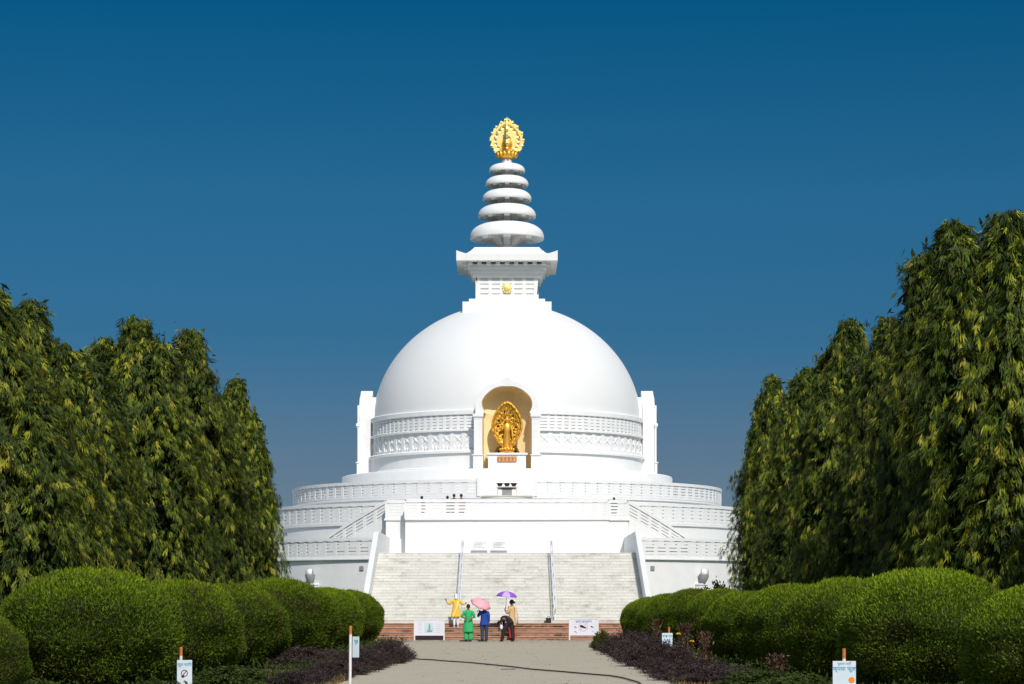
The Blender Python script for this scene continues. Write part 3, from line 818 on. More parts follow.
# ------------------------------------------------------------------ handrails on the stairs
for s, lb in ((-1, 'pale double metal handrail on the stairs above the yellow clad person'), (1, 'pale double metal handrail on the stairs right of the purple umbrella')):
    t = thing('handrail', lb, 'handrail', (s * 2.2, 105, 0), 0, 'handrails on the stone stairs')
    def zst(y): return Z0 + (ZT - Z0) * max(0, min(1, y / 9.5))
    for q_ in (-0.045, 0.045):
        for hz in (0.62,):
            b = MB(); b.tube([(q_, -0.15, Z0 + 0.02 + hz), (q_, 0.1, zst(0.3) + hz), (q_, 9.6, ZT + hz), (q_, 10.4, ZT + hz)], 0.026, 8); b.build('rail', STEEL, t, smooth=True)
    for i in range(7):
        y = 0.15 + i * 1.6
        b = MB(); b.box(-0.05, 0.05, y - 0.02, y + 0.02, zst(y) + 0.56, zst(y) + 0.60); b.box(-0.025, 0.025, y - 0.024, y + 0.024, zst(y) - 0.05, zst(y) + 0.57); b.build('post', STEEL, t)

# ------------------------------------------------------------------ foliage helpers
def leaf_mesh(name, base, d, side, L, W, tone, m, fold=0.25, extra=None):
    """diamond leaves; base, d, side: (N,3); extra: an MB whose faces are appended with its own material"""
    N_ = len(base); nrm = np.cross(d, side)
    nrm /= np.linalg.norm(nrm, axis=1, keepdims=True) + 1e-9
    mid = base + d * (L * 0.45)[:, None] + nrm * (W * fold)[:, None]
    V = np.empty((N_, 4, 3)); V[:, 0] = base; V[:, 1] = mid + side * (W * 0.5)[:, None]; V[:, 2] = base + d * L[:, None]; V[:, 3] = mid - side * (W * 0.5)[:, None]
    V = V.reshape(-1, 3); nf = N_; tn = np.repeat(tone, 4)
    ev = np.array(extra.v) if extra else np.zeros((0, 3)); ef = extra.f if extra else []
    nv = len(V) + len(ev)
    me = bpy.data.meshes.new(name); me.vertices.add(nv)
    me.vertices.foreach_set('co', np.concatenate([V, ev]).ravel())
    loops = np.arange(len(V)); starts = np.arange(nf) * 4
    el = [i + len(V) for f in ef for i in f]
    es = []; k_ = len(V)
    for f in ef: es.append(k_); k_ += len(f)
    loops = np.concatenate([loops, np.array(el, dtype=int)]); starts = np.concatenate([starts, np.array(es, dtype=int)])
    me.loops.add(len(loops)); me.loops.foreach_set('vertex_index', loops.astype(np.int32))
    me.polygons.add(len(starts)); me.polygons.foreach_set('loop_start', starts.astype(np.int32))
    mi = np.zeros(len(starts), dtype=np.int32); mi[nf:] = 1
    me.materials.append(m)
    if extra: me.materials.append(extra.mats[0])
    me.polygons.foreach_set('material_index', mi)
    at = me.attributes.new('tone', 'FLOAT', 'POINT'); at.data.foreach_set('value', np.concatenate([tn, np.zeros(len(ev))]).astype(np.float32))
    me.update(calc_edges=True); me.validate()
    return me
def unit(a): return a / (np.linalg.norm(a, axis=1, keepdims=True) + 1e-9)

# ------------------------------------------------------------------ weeping trees
def make_weeping(seed, H=12.0, Rc=2.1, nbr=4600, detail=1.0):
    g_ = np.random.default_rng(seed)
    # leaders: slender sub-crowns
    leaders = [(0, 0, H, Rc)]
    for i in range(5):
        a = g_.uniform(0, TAU); r = g_.uniform(0.7, 1.0) * Rc * 0.66
        leaders.append((r * math.cos(a), r * math.sin(a), H * g_.uniform(0.74, 0.98), Rc * g_.uniform(0.5, 0.72)))
    def rad(t, R0):   # t: 0 bottom .. 1 top
        return R0 * (0.86 + 0.22 * min(1, t / 0.25)) * min(1.0, ((1.0 - t) / 0.45)) ** 0.88
    base = []; dr = []; sd = []; LL = []; WW = []; tn = []
    for li, (lx, ly, lh, lr) in enumerate(leaders):
        nb = int(nbr * (1.0 if li == 0 else 0.45)); nbr_ = max(8, nb // 16)
        # hanging boughs: each carries a row of leaf tassels down its length
        for _ in range(nbr_):
            t = g_.uniform(0.05, 1.0) ** 0.85; a = g_.uniform(0, TAU)
            lob = 1 + 0.16 * math.sin(a * 3 + li * 2 + t * 9) + 0.10 * math.sin(a * 5 - t * 17)
            rr = rad(t, lr) * lob * g_.uniform(0.72, 1.10) + 0.05
            z = 0.9 + t * (lh - 0.9); outw = np.array([math.cos(a), math.sin(a), 0.0])
            tip = np.array([lx, ly, z]) + outw * rr
            bl = g_.uniform(0.9, 1.9) * (0.55 + 0.45 * (1 - t))
            btone = g_.uniform(-0.10, 0.14)
            nt_ = 16
            for q in range(nt_):
                u = (q + g_.uniform(0, 1)) / nt_
                c = tip + np.array([0, 0, -1.0]) * (u * bl - 0.3) + outw * (-0.55 * (1 - u) ** 2 * rr * 0.5 + 0.05 * u) + g_.normal(0, [0.15, 0.15, 0.06], 3)
                nl = int(g_.integers(12, 19) * detail)
                ax = outw * g_.uniform(0.1, 0.6) + np.array([0, 0, -1.0]) + g_.normal(0, 0.22, 3); ax /= np.linalg.norm(ax)
                if t > 0.95: ax = ax * 0.6 + outw * 0.4
                young = g_.random() < 0.13
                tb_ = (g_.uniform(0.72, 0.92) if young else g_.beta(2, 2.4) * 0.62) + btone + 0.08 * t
                p = c + ax * (g_.uniform(0, 0.16, nl))[:, None] + g_.normal(0, 0.03, (nl, 3))
                ld = unit(ax[None, :] + g_.normal(0, 0.27, (nl, 3)) + np.array([0, 0, -0.25])); sv = unit(np.cross(ld, outw[None, :] * 1.0 + g_.normal(0, 0.28, (nl, 3))))
                sv = unit(sv)
                base.append(p); dr.append(ld); sd.append(sv)
                LL.append(g_.uniform(0.16, 0.31, nl)); WW.append(g_.uniform(0.022, 0.038, nl))
                tn.append(np.clip(tb_ + g_.normal(0, 0.07, nl), 0, 1))
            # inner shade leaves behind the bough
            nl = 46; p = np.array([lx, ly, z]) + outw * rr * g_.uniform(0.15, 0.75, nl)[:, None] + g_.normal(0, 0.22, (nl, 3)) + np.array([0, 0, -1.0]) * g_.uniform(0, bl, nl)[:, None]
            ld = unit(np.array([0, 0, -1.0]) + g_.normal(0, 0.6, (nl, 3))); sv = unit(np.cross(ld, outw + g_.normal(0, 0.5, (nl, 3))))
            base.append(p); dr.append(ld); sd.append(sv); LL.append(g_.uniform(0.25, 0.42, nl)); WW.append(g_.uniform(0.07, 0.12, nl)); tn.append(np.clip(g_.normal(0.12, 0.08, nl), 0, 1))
    base = np.concatenate(base); dr = np.concatenate(dr); sd = np.concatenate(sd); LL = np.concatenate(LL); WW = np.concatenate(WW); tn = np.concatenate(tn)
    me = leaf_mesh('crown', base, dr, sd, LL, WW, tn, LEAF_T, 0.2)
    b = MB()
    tp = [(0, 0, -0.1), (0.03, 0.02, 2), (-0.04, 0.03, 5), (0.02, -0.02, 8), (0, 0, H - 0.6)]
    b.tube(tp, [0.24, 0.19, 0.15, 0.10, 0.02], 10)
    for (lx, ly, lh, lr) in leaders[1:]:
        b.tube([(0, 0, 1.5), (lx * 0.6, ly * 0.6, 2.8), (lx, ly, 4.5), (lx, ly, lh - 0.5)], [0.10, 0.10, 0.08, 0.015], 8)
    for i in range(46):
        z = 1.2 + (H - 2.2) * i / 46; a = g_.uniform(0, TAU); r = rad((z) / H, Rc) * 0.85
        b.tube([(0, 0, z), (r * 0.5 * math.cos(a), r * 0.5 * math.sin(a), z + 0.25), (r * math.cos(a), r * math.sin(a), z - 0.35)], [0.045, 0.03, 0.01], 5)
    t = thing('weeping_tree', 'x', 'tree')
    o = bpy.data.objects.new('crown', me); C.objects.link(o); o.parent = t
    b.build('trunk', BARK, t, smooth=True)
    return t
variants = [make_weeping(11 + i) for i in range(4)]
#            px,  top,  Y,  X
TREES = [(236, 380, 112, 0.84, 'weeping tree with drooping leaves nearest the pagoda on the left, shortest of the left row'),
         (190, 332, 99, 1.05, 'weeping tree with a slim single tip, second from the pagoda in the left row'),
         (136, 321, 86, 1.1, 'weeping tree with a broad double tip, third from the pagoda in the left row'),
         (80, 356, 77, 0.85, 'weeping tree with a low tip between two taller ones in the left row'),
         (30, 303, 68, 0.88, 'weeping tree with a thin spiky top near the left edge of the photo'),
         (-14, 286, 60, 1.0, 'weeping tree cut off by the left edge of the photo'),
         (773, 378, 112, 0.82, 'weeping tree nearest the pagoda on the right, branches overlapping the white wall'),
         (808, 371, 101, 0.95, 'weeping tree second from the pagoda in the right row'),
         (850, 322, 90, 1.0, 'weeping tree with a pointed tip in the middle of the right row'),
         (890, 320, 80, 0.95, 'dark weeping tree just left of the tallest pair in the right row'),
         (952, 226, 69, 1.05, 'tall weeping tree with a yellow green tip, left of the tallest one'),
         (1008, 217, 61, 1.05, 'tallest weeping tree, cut off by the right edge of the photo')]
wh = ('nearest the camera', 'second from the camera', 'third from the camera', 'fourth from the camera', 'in its middle', 'fifth from the pagoda', 'fourth from the pagoda', 'third from the pagoda', 'second from the pagoda', 'nearest the pagoda')
for k_ in range(10):  # unseen back row, added to cast shade on the right-hand trees
    Y = 47 + k_ * 6.1; X = 15.6 + 0.5 * (k_ % 2)
    TREES.append((507 + X * F / Y, 605 - (10.9 + 0.5 * math.sin(k_ * 2.0) - EYE) * F / Y, Y, 0.95, 'unseen weeping tree of a back row added to shade the right row, ' + wh[k_]))
used = set()
for i, (px, top, Y, rs, lb) in enumerate(TREES):
    vi = i % 4; src = variants[vi]
    t = src if vi not in used else copy_tree(src); used.add(vi)
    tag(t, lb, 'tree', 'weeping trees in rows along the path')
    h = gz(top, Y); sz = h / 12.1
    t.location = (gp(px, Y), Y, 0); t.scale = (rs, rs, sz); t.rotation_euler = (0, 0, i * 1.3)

# ------------------------------------------------------------------ clipped bushes
def make_bush(seed, n=80000):
    """unit bush: radius 1 (x), 1.35 (y), height 1.3 in its own metres, scaled on placing"""
    g_ = np.random.default_rng(seed)
    rx, ry, zb, zt = 2.0, 2.0, -0.02, 2.35
    ph = g_.uniform(0, TAU, 6)
    def surf(d):   # d unit dirs -> points on a lumpy superellipsoid
        zc_ = 1.15
        az = np.arctan2(d[:, 1], d[:, 0])
        lump = 1 + 0.025 * np.sin(az * 5 + ph[0] + d[:, 2] * 4) + 0.02 * np.sin(az * 9 + ph[1] - d[:, 2] * 7) + 0.02 * np.sin(d[:, 2] * 11 + ph[2])
        hz = np.hypot(d[:, 0], d[:, 1]); e = np.where(d[:, 2] > 0, 2.15, 3.1)
        rr = (hz ** e + np.abs(d[:, 2]) ** e) ** (-1 / e)
        up = zt - zc_; dn = zc_ - zb
        P = d * rr[:, None] * lump[:, None]
        return np.stack([P[:, 0] * rx, P[:, 1] * ry, zc_ + np.where(P[:, 2] > 0, P[:, 2] * up, P[:, 2] * dn)], 1)
    d = unit(g_.normal(0, 1, (n, 3)) * np.array([1, 1, 1.15])); p = surf(d)
    nrm = unit(np.stack([p[:, 0] / rx ** 2, p[:, 1] / ry ** 2, (p[:, 2] - 1.15) / 1.2 ** 2], 1))
    depth = g_.beta(1.0, 2.5, n) * 0.14
    low = np.clip((1.0 - p[:, 2]) / 0.9, 0, 1)
    p = p - nrm * (depth + low * g_.uniform(0, 0.22, n))[:, None]
    ld = unit(nrm * 0.5 + np.array([0, 0, 0.7]) + g_.normal(0, 0.55, (n, 3)))
    stray = g_.random(n) < 0.012; p[stray] += nrm[stray] * 0.07; ld[stray] = unit(nrm[stray] + np.array([0, 0, 0.9]))
    sv = unit(np.cross(ld, g_.normal(0, 1, (n, 3))))
    L_ = g_.uniform(0.05, 0.12, n); W_ = g_.uniform(0.018, 0.034, n)
    tone = np.clip(g_.beta(2, 2.4, n) * 0.62 + 0.42 * np.clip((p[:, 2] - 1.25) / 1.05, 0, 1) ** 1.3, 0, 1)  # lighter tops: new growth, plus top-lit shading put into the leaf tone
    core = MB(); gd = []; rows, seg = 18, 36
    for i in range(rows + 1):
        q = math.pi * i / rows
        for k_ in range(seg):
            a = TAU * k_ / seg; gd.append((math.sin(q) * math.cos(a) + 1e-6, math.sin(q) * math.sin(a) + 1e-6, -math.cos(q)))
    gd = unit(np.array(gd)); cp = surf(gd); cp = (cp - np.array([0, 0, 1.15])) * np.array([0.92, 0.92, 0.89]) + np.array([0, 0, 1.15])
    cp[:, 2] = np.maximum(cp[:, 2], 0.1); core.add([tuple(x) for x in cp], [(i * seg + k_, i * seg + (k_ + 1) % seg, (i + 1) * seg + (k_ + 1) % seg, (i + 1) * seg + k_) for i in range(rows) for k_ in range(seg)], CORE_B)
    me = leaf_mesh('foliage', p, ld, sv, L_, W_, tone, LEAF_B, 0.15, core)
    t = thing('clipped_bush', 'x', 'bush')
    o = bpy.data.objects.new('foliage', me); C.objects.link(o); o.parent = t
    b = MB()
    for i in range(12):
        a = TAU * i / 12; r = g_.uniform(0.2, 0.9)
        b.tube([(0.25 * math.cos(a), 0.25 * math.sin(a), -0.05), (r * math.cos(a), r * math.sin(a), 0.3), (1.4 * r * math.cos(a), 1.6 * r * math.sin(a), 0.8)], [0.05, 0.035, 0.02], 6)
    b.build('stem', BARK, t, smooth=True)
    return t
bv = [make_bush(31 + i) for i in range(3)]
def px_left(c): return c < 507
#   right/left visible edge px, Y, centre-px, top row
BUSH = [(-35, 36, 16, 612, 'clipped round bush cut off by the left edge of the photo'),
        (90, 42.8, 178, 571, 'largest clipped round bush with brown patches, foreground left'),
        (176, 50, 242, 581, 'clipped round bush directly right of the largest left one'),
        (228, 58.5, 288, 586, 'clipped round bush third from the front in the left row'),
        (277, 70, 337, 580, 'clipped round bush with a tall dome, below the left wall ornament'),
        (322, 82, 363, 588, 'clipped round bush second from the far end of the left row'),
        (345, 94, 383, 591, 'clipped round bush at the far end of the left row, beside the brick steps'),
        (651, 97, 621.5, 598, 'clipped round bush at the far end of the right row, beside the brick steps'),
        (672, 90, 637.6, 594, 'clipped round bush second from the far end of the right row'),
        (694, 81, 660, 590, 'clipped round bush third from the far end of the right row'),
        (722, 72.5, 683, 590, 'clipped round bush behind the sign in the middle of the right row'),
        (748, 64.5, 704, 592, 'clipped round bush right of the sign in the middle of the right row'),
        (792, 57, 737, 586, 'clipped round bush left of the near right signpost'),
        (845, 49.5, 783, 580, 'clipped round bush directly left of the largest right one'),
        (926, 42.6, 840, 570, 'largest clipped round bush behind the orange flowers, foreground right'),
        (1062, 36, 966, 585, 'clipped round bush cut off by the right edge of the photo')]
used = set()
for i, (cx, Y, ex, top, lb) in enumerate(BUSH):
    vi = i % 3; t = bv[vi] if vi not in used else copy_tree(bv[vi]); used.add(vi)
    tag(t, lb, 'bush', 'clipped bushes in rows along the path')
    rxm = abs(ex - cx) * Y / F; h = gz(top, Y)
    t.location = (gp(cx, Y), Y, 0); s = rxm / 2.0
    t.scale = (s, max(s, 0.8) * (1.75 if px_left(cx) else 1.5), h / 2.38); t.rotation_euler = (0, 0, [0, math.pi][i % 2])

# ------------------------------------------------------------------ purple shrubs
def make_shrub(seed, n=15000, m=LEAF_P, name='purple_shrub', cat='shrub', r=1.0, h=0.75, Ls=(0.03, 0.06)):
    g_ = np.random.default_rng(seed)
    k_ = 46; a = g_.uniform(0, TAU, k_); rr = np.sqrt(g_.uniform(0, 1, k_)) * r; tz = h * (1 - (rr / (r * 1.15)) ** 2) * g_.uniform(0.72, 1.05, k_)
    tipx, tipy = rr * np.cos(a), rr * np.sin(a)
    idx = g_.integers(0, k_, n); s = g_.uniform(0.15, 1, n) ** 0.6
    p = np.stack([tipx[idx] * (0.35 + 0.65 * s), tipy[idx] * (0.35 + 0.65 * s), tz[idx] * s], 1) + g_.normal(0, 0.062 * r, (n, 3))
    p[:, 2] = np.abs(p[:, 2])
    ld = unit(g_.normal(0, 0.8, (n, 3)) + np.array([0, 0, 0.5])); sv = unit(np.cross(ld, g_.normal(0, 1, (n, 3))))
    me = leaf_mesh('leaves', p, ld, sv, g_.uniform(*Ls, n), g_.uniform(Ls[0] * 0.6, Ls[1] * 0.6, n), np.clip(g_.beta(2, 2.5, n), 0, 1), m, 0.1)
    t = thing(name, 'x', cat)
    o = bpy.data.objects.new('leaves', me); C.objects.link(o); o.parent = t
    b = MB()
    for i in range(k_): b.tube([(tipx[i] * 0.1, tipy[i] * 0.1, -0.02), (tipx[i] * 0.5, tipy[i] * 0.5, tz[i] * 0.5), (tipx[i], tipy[i], tz[i] * 1.02)], [0.012, 0.008, 0.003], 4)
    b.build('stem', BARK, t)
    return t
sv_ = [make_shrub(51 + i) for i in range(3)]
SHR = []
for i in range(12):     # left row
    Y = 44.5 + i * 2.0; SHR.append((-1, -4.05 + 0.042 * (Y - 47) + rnd.uniform(-0.12, 0.12), Y, rnd.uniform(0.62, 0.8), 0.26 + 0.035 * i + rnd.uniform(-0.04, 0.08), i))
for i in range(12):
    Y = 46 + i * 2.75; SHR.append((1, 4.15 - 0.004 * (Y - 49) + rnd.uniform(-0.15, 0.15), Y, rnd.uniform(0.95, 1.15), (0.34 + 0.03 * i if i < 5 else 0.70 + 0.012 * (i - 5)) + rnd.uniform(-0.05, 0.07), i))
for i in range(2): SHR.append((2, -5.7 + rnd.uniform(-0.3, 0.3), 58 + i * 3.6, 1.1, 0.45 + 0.08 * i, i))
for i in range(0): SHR.append((3, 5.9 + rnd.uniform(-0.3, 0.3), 55 + i * 4, 1.1, 0.40 + 0.03 * i, i))
order = ['nearest the camera', 'second from the camera', 'third from the camera', 'fourth from the camera', 'fifth from the camera', 'sixth from the camera', 'seventh from the camera',
         'sixth from the steps', 'fifth from the steps', 'fourth from the steps', 'third from the steps', 'nearest the brick steps']
order2 = ['nearest the camera', 'second from the camera', 'in the middle of its row', 'second from the far end', 'at the far end of its row']
used = set()
for i, (sd_, x, Y, rs, h, k_) in enumerate(SHR):
    vi = i % 3; t = sv_[vi] if vi not in used else copy_tree(sv_[vi]); used.add(vi)
    lab = {-1: 'low purple leaved shrub at the left path edge, %s', 1: 'low purple leaved shrub at the right path edge, %s',
           2: 'purple leaved shrub close under the left clipped bushes, %s', 3: 'purple leaved shrub close under the right clipped bushes, %s'}[sd_]
    tag(t, lab % (order[k_] if abs(sd_) == 1 else ('nearer of two', 'farther of two')[k_]), 'shrub', 'purple leaved shrubs along the path')
    t.location = (x, Y, 0); t.scale = (rs, rs * 1.2, h / 0.78); t.rotation_euler = (0, 0, i * 2.1)
# green shrubs
gsh = make_shrub(71, 9000, LEAF_G, 'green_shrub', 'shrub', 0.8, 0.9, (0.04, 0.09))
tag(gsh, 'small green shrub at the far tip of the right purple shrubs by the path', 'shrub'); gsh.location = (gp(602, 80), 80, 0); gsh.scale = (0.55, 0.55, 0.8)
g2 = copy_tree(gsh); tag(g2, 'loose green shrub growing against the white terrace wall near the right trees', 'shrub'); g2.location = (gp(716, 118), 118, 0); g2.scale = (2.0, 1.6, 3.0)
g3 = copy_tree(gsh); tag(g3, 'pale leafy plant under the largest right bush, beside the orange flowers', 'plant'); g3.location = (gp(890, 42), 42, 0); g3.scale = (1.2, 0.8, 0.42)

for k_, (px, Y, sx, h_, lb) in enumerate(((760, 43.5, 1.2, 0.40, 'low green plant clump left of the near right signpost'), (800, 42.5, 1.1, 0.36, 'low green plant clump touching the near right signpost'),
        (975, 39.5, 1.3, 0.34, 'low green plant clump in the lower right corner'), (230, 44.5, 1.3, 0.45, 'low green plant clump right of the near left signpost'),
        (120, 41.5, 1.4, 0.34, 'low green plant clump left of the near left signpost'), (30, 39.5, 1.4, 0.38, 'low green plant clump in the lower left corner'))):
    c_ = copy_tree(gsh); tag(c_, lb, 'plant', 'green plant clumps in the flower beds'); c_.location = (gp(px, Y), Y, 0); c_.scale = (sx, 1.1, h_); c_.rotation_euler = (0, 0, k_)
# red amaranth stalks and flowers
def flower_plant(label, x, y, h, nf, seed, col=PETAL):
    g_ = np.random.default_rng(seed); t = thing('marigold_plant', label, 'flower', (x, y, 0), 0, 'marigolds in the flower beds')
    n = 260; p = np.stack([g_.normal(0, 0.13, n), g_.normal(0, 0.13, n), g_.uniform(0.02, h * 0.95, n)], 1)
    ld = unit(g_.normal(0, 1, (n, 3))); s = unit(np.cross(ld, g_.normal(0, 1, (n, 3))))
    me = leaf_mesh('leaves', p, ld, s, g_.uniform(0.05, 0.11, n), g_.uniform(0.02, 0.035, n), g_.uniform(0.2, 1, n), LEAF_G)
    o = bpy.data.objects.new('leaves', me); C.objects.link(o); o.parent = t
    for k_ in range(nf):
        fx, fy, fz = g_.uniform(-0.22, 0.22), g_.uniform(-0.15, 0.1), h * g_.uniform(0.55, 1.1)
        b = MB(); b.tube([(0, 0, 0), (fx * 0.6, fy * 0.6, fz * 0.6), (fx, fy, fz)], 0.008, 5); b.build('stalk', BARK, t)
        b = MB()
        for r_, zz_, m_n in ((0.055, 0, 12), (0.04, 0.015, 9), (0.022, 0.028, 6)):
            for q_ in range(m_n):
                a = TAU * q_ / m_n + zz_ * 30; b.ball((fx + r_ * math.cos(a), fy + r_ * math.sin(a), fz + zz_), (0.02, 0.02, 0.013), 6)
        b.ball((fx, fy, fz + 0.01), (0.045, 0.045, 0.03), 8)
        b.build('blossom', col, t)
flower_plant('orange marigolds below the largest right clipped bush', gp(941, 41.5), 41.5, 0.30, 2, 3)
flower_plant('yellow orange marigolds right of the middle right sign', gp(684, 62), 62, 0.80, 2, 4, mat('amber_petal', (0.85, 0.42, 0.02), 0.6))
flower_plant('sparse marigolds left of the near right signpost', gp(700, 56), 56, 0.45, 1, 5, mat('ochre_petal', (0.7, 0.33, 0.03), 0.6))
def stalk_plant(label, x, y, h, seed):
    g_ = np.random.default_rng(seed); t = thing('red_stalk_plant', label, 'plant', (x, y, 0), 0, 'red stemmed plants before the right bushes')
    n = 420; z = g_.uniform(0.1, h, n); p = np.stack([g_.normal(0, 0.10, n), g_.normal(0, 0.10, n), z], 1)
    ld = unit(g_.normal(0, 0.7, (n, 3)) + np.array([0, 0, 0.7])); s = unit(np.cross(ld, g_.normal(0, 1, (n, 3))))
    me = leaf_mesh('leaves', p, ld, s, g_.uniform(0.05, 0.12, n), g_.uniform(0.02, 0.04, n), g_.uniform(0, 1, n), LEAF_R)
    o = bpy.data.objects.new('leaves', me); C.objects.link(o); o.parent = t
    b = MB()
    for k_ in range(5): b.tube([(0, 0, 0), (g_.normal(0, 0.06), g_.normal(0, 0.06), h * 0.6), (g_.normal(0, 0.12), g_.normal(0, 0.1), h)], [0.012, 0.009, 0.004], 5)
    b.build('stem', BARK, t)
LEAF_R = leafmat('reddish_leaves', [(0.0, (0.05, 0.02, 0.015)), (0.6, (0.12, 0.05, 0.03)), (1.0, (0.14, 0.10, 0.04))], 0.2)
for px, Y, h, lb in ((655, 70, 1.15, 'red brown stalk plant left of the middle right sign'), (686, 60, 1.1, 'red brown stalk plant behind the amber marigolds'),
                     (704, 54.5, 0.95, 'tall red brown stalk plant right of the amber marigolds'), (776, 48, 0.55, 'short red brown plant at the foot of the right bed'), (925, 42.5, 0.42, 'dark red plant beside the orange marigolds')):
    stalk_plant(lb, gp(px, Y), Y, h, int(px))

# dry grass along the path edges: uncountable
g_ = np.random.default_rng(5); n = 26000
sidev = np.where(g_.random(n) < 0.55, -1, 1); Y = g_.uniform(40, 97, n)
base_ = 3.05 + 1.5 * np.maximum(0, Y - 30) / 70
X = sidev * (base_ + np.abs(g_.normal(0.02, 0.34, n)) - 0.06)
clump = np.sin(Y * 2.3) * np.sin(Y * 0.71 + 1.3) + g_.normal(0, 0.3, n) > 0.15
X, Y = X[clump], Y[clump]; n = len(X)
ld = unit(g_.normal(0, 0.45, (n, 3)) + np.array([0, 0, 1])); s = unit(np.cross(ld, g_.normal(0, 1, (n, 3))))
me = leaf_mesh('dry_grass', np.stack([X, Y, np.full(n, 0.0)], 1), ld, s, g_.uniform(0.04, 0.17, n), g_.uniform(0.008, 0.018, n), g_.uniform(0, 1, n), LEAF_D)
o = bpy.data.objects.new('dry_grass', me); C.objects.link(o); tag(o, kind='stuff', label='dry yellow grass and litter along the edges of the path', cat='grass')
n = 70000; sdv = np.where(g_.random(n) < 0.5, -1, 1); Y = g_.uniform(36, 97, n); X = sdv * g_.uniform(4.2, 12.5, n)
hh = np.abs(np.sin(X * 1.9 + 1.1 * np.sin(Y)) * np.sin(Y * 0.9)) * 0.30 + 0.05
ld = unit(g_.normal(0, 0.9, (n, 3)) + np.array([0, 0, 0.6])); s = unit(np.cross(ld, g_.normal(0, 1, (n, 3))))
me = leaf_mesh('ground_cover', np.stack([X, Y, g_.uniform(0, 1, n) * hh], 1), ld, s, g_.uniform(0.05, 0.13, n), g_.uniform(0.02, 0.05, n), g_.beta(1.5, 5, n), LEAF_G)
o = bpy.data.objects.new('ground_cover', me); C.objects.link(o); tag(o, kind='stuff', label='dark green ground cover under the clipped bushes', cat='ground cover')
# weeds in the joints of the brick steps
n = 2200; k_ = g_.integers(0, 26, n); wx = g_.uniform(-6.2, 6.2, 26); wl = g_.integers(0, 4, 26)
X = wx[k_] + g_.normal(0, 0.16, n); lv = wl[k_]; Yw = 103.38 + lv * 0.42 + g_.normal(0, 0.02, n) - 0.03; Zw = lv * 0.195
ld = unit(g_.normal(0, 0.6, (n, 3)) + np.array([0, -0.3, 0.8])); s = unit(np.cross(ld, g_.normal(0, 1, (n, 3))))
me = leaf_mesh('weeds', np.stack([X, Yw, Zw], 1), ld, s, g_.uniform(0.03, 0.12, n), g_.uniform(0.012, 0.03, n), g_.uniform(0, 0.6, n), LEAF_G)
o = bpy.data.objects.new('weeds', me); C.objects.link(o); tag(o, kind='stuff', label='weeds in the joints of the brick steps', cat='weeds')

n = 230; Y = g_.uniform(44, 98, n); X = np.clip(g_.normal(0, 2.6, n), -4.2, 4.2)
ld = unit(g_.normal(0, 1, (n, 3)) * np.array([1, 1, 0.12])); s = unit(np.cross(ld, np.array([0, 0, 1.0]) + g_.normal(0, 0.2, (n, 3))))
me = leaf_mesh('fallen_leaves', np.stack([X, Y, np.full(n, 0.022)], 1), ld, s, g_.uniform(0.04, 0.10, n), g_.uniform(0.02, 0.04, n), g_.uniform(0, 0.8, n), LEAF_D)
o = bpy.data.objects.new('fallen_leaves', me); C.objects.link(o); tag(o, kind='stuff', label='small fallen leaves scattered over the path', cat='leaves')
# ------------------------------------------------------------------ hose across the path
pts = []
for px, py in ((404, 657), (420, 660.3), (450, 662.3), (490, 665.6), (530, 670.3), (575, 674.2), (612, 677.4), (630, 681), (642, 686), (655, 694)):
    Y = F * EYE / (py - HY); pts.append((gp(px, Y), Y, 0.035))
dense = []
for i in range(len(pts) - 1):
    for k_ in range(6):
        t = k_ / 6; a, c = Vector(pts[i]), Vector(pts[i + 1]); q = a.lerp(c, t); q.x += 0.03 * math.sin(i * 6 + k_); q.y += 0.12 * math.sin((i * 6 + k_) * 0.9); dense.append(q)
b = MB(); b.tube(dense, 0.017, 8)
tag(b.build('hose', RUBBER, smooth=True), 'long thin black hose lying across the paved path', 'hose')
# litter piece
b = MB(); b.box(-0.16, 0.12, -0.06, 0.05, 0, 0.02); b.box(0.12, 0.2, -0.03, 0.04, 0.0, 0.03)
o = b.build('litter', mat('litter_brown', (0.2, 0.12, 0.1), 0.8), bevel=0.008); Y = F * EYE / (670 - HY); o.location = (gp(507, Y), Y, 0.01)
tag(o, 'flat brown scrap lying on the path beside the black hose', 'litter')

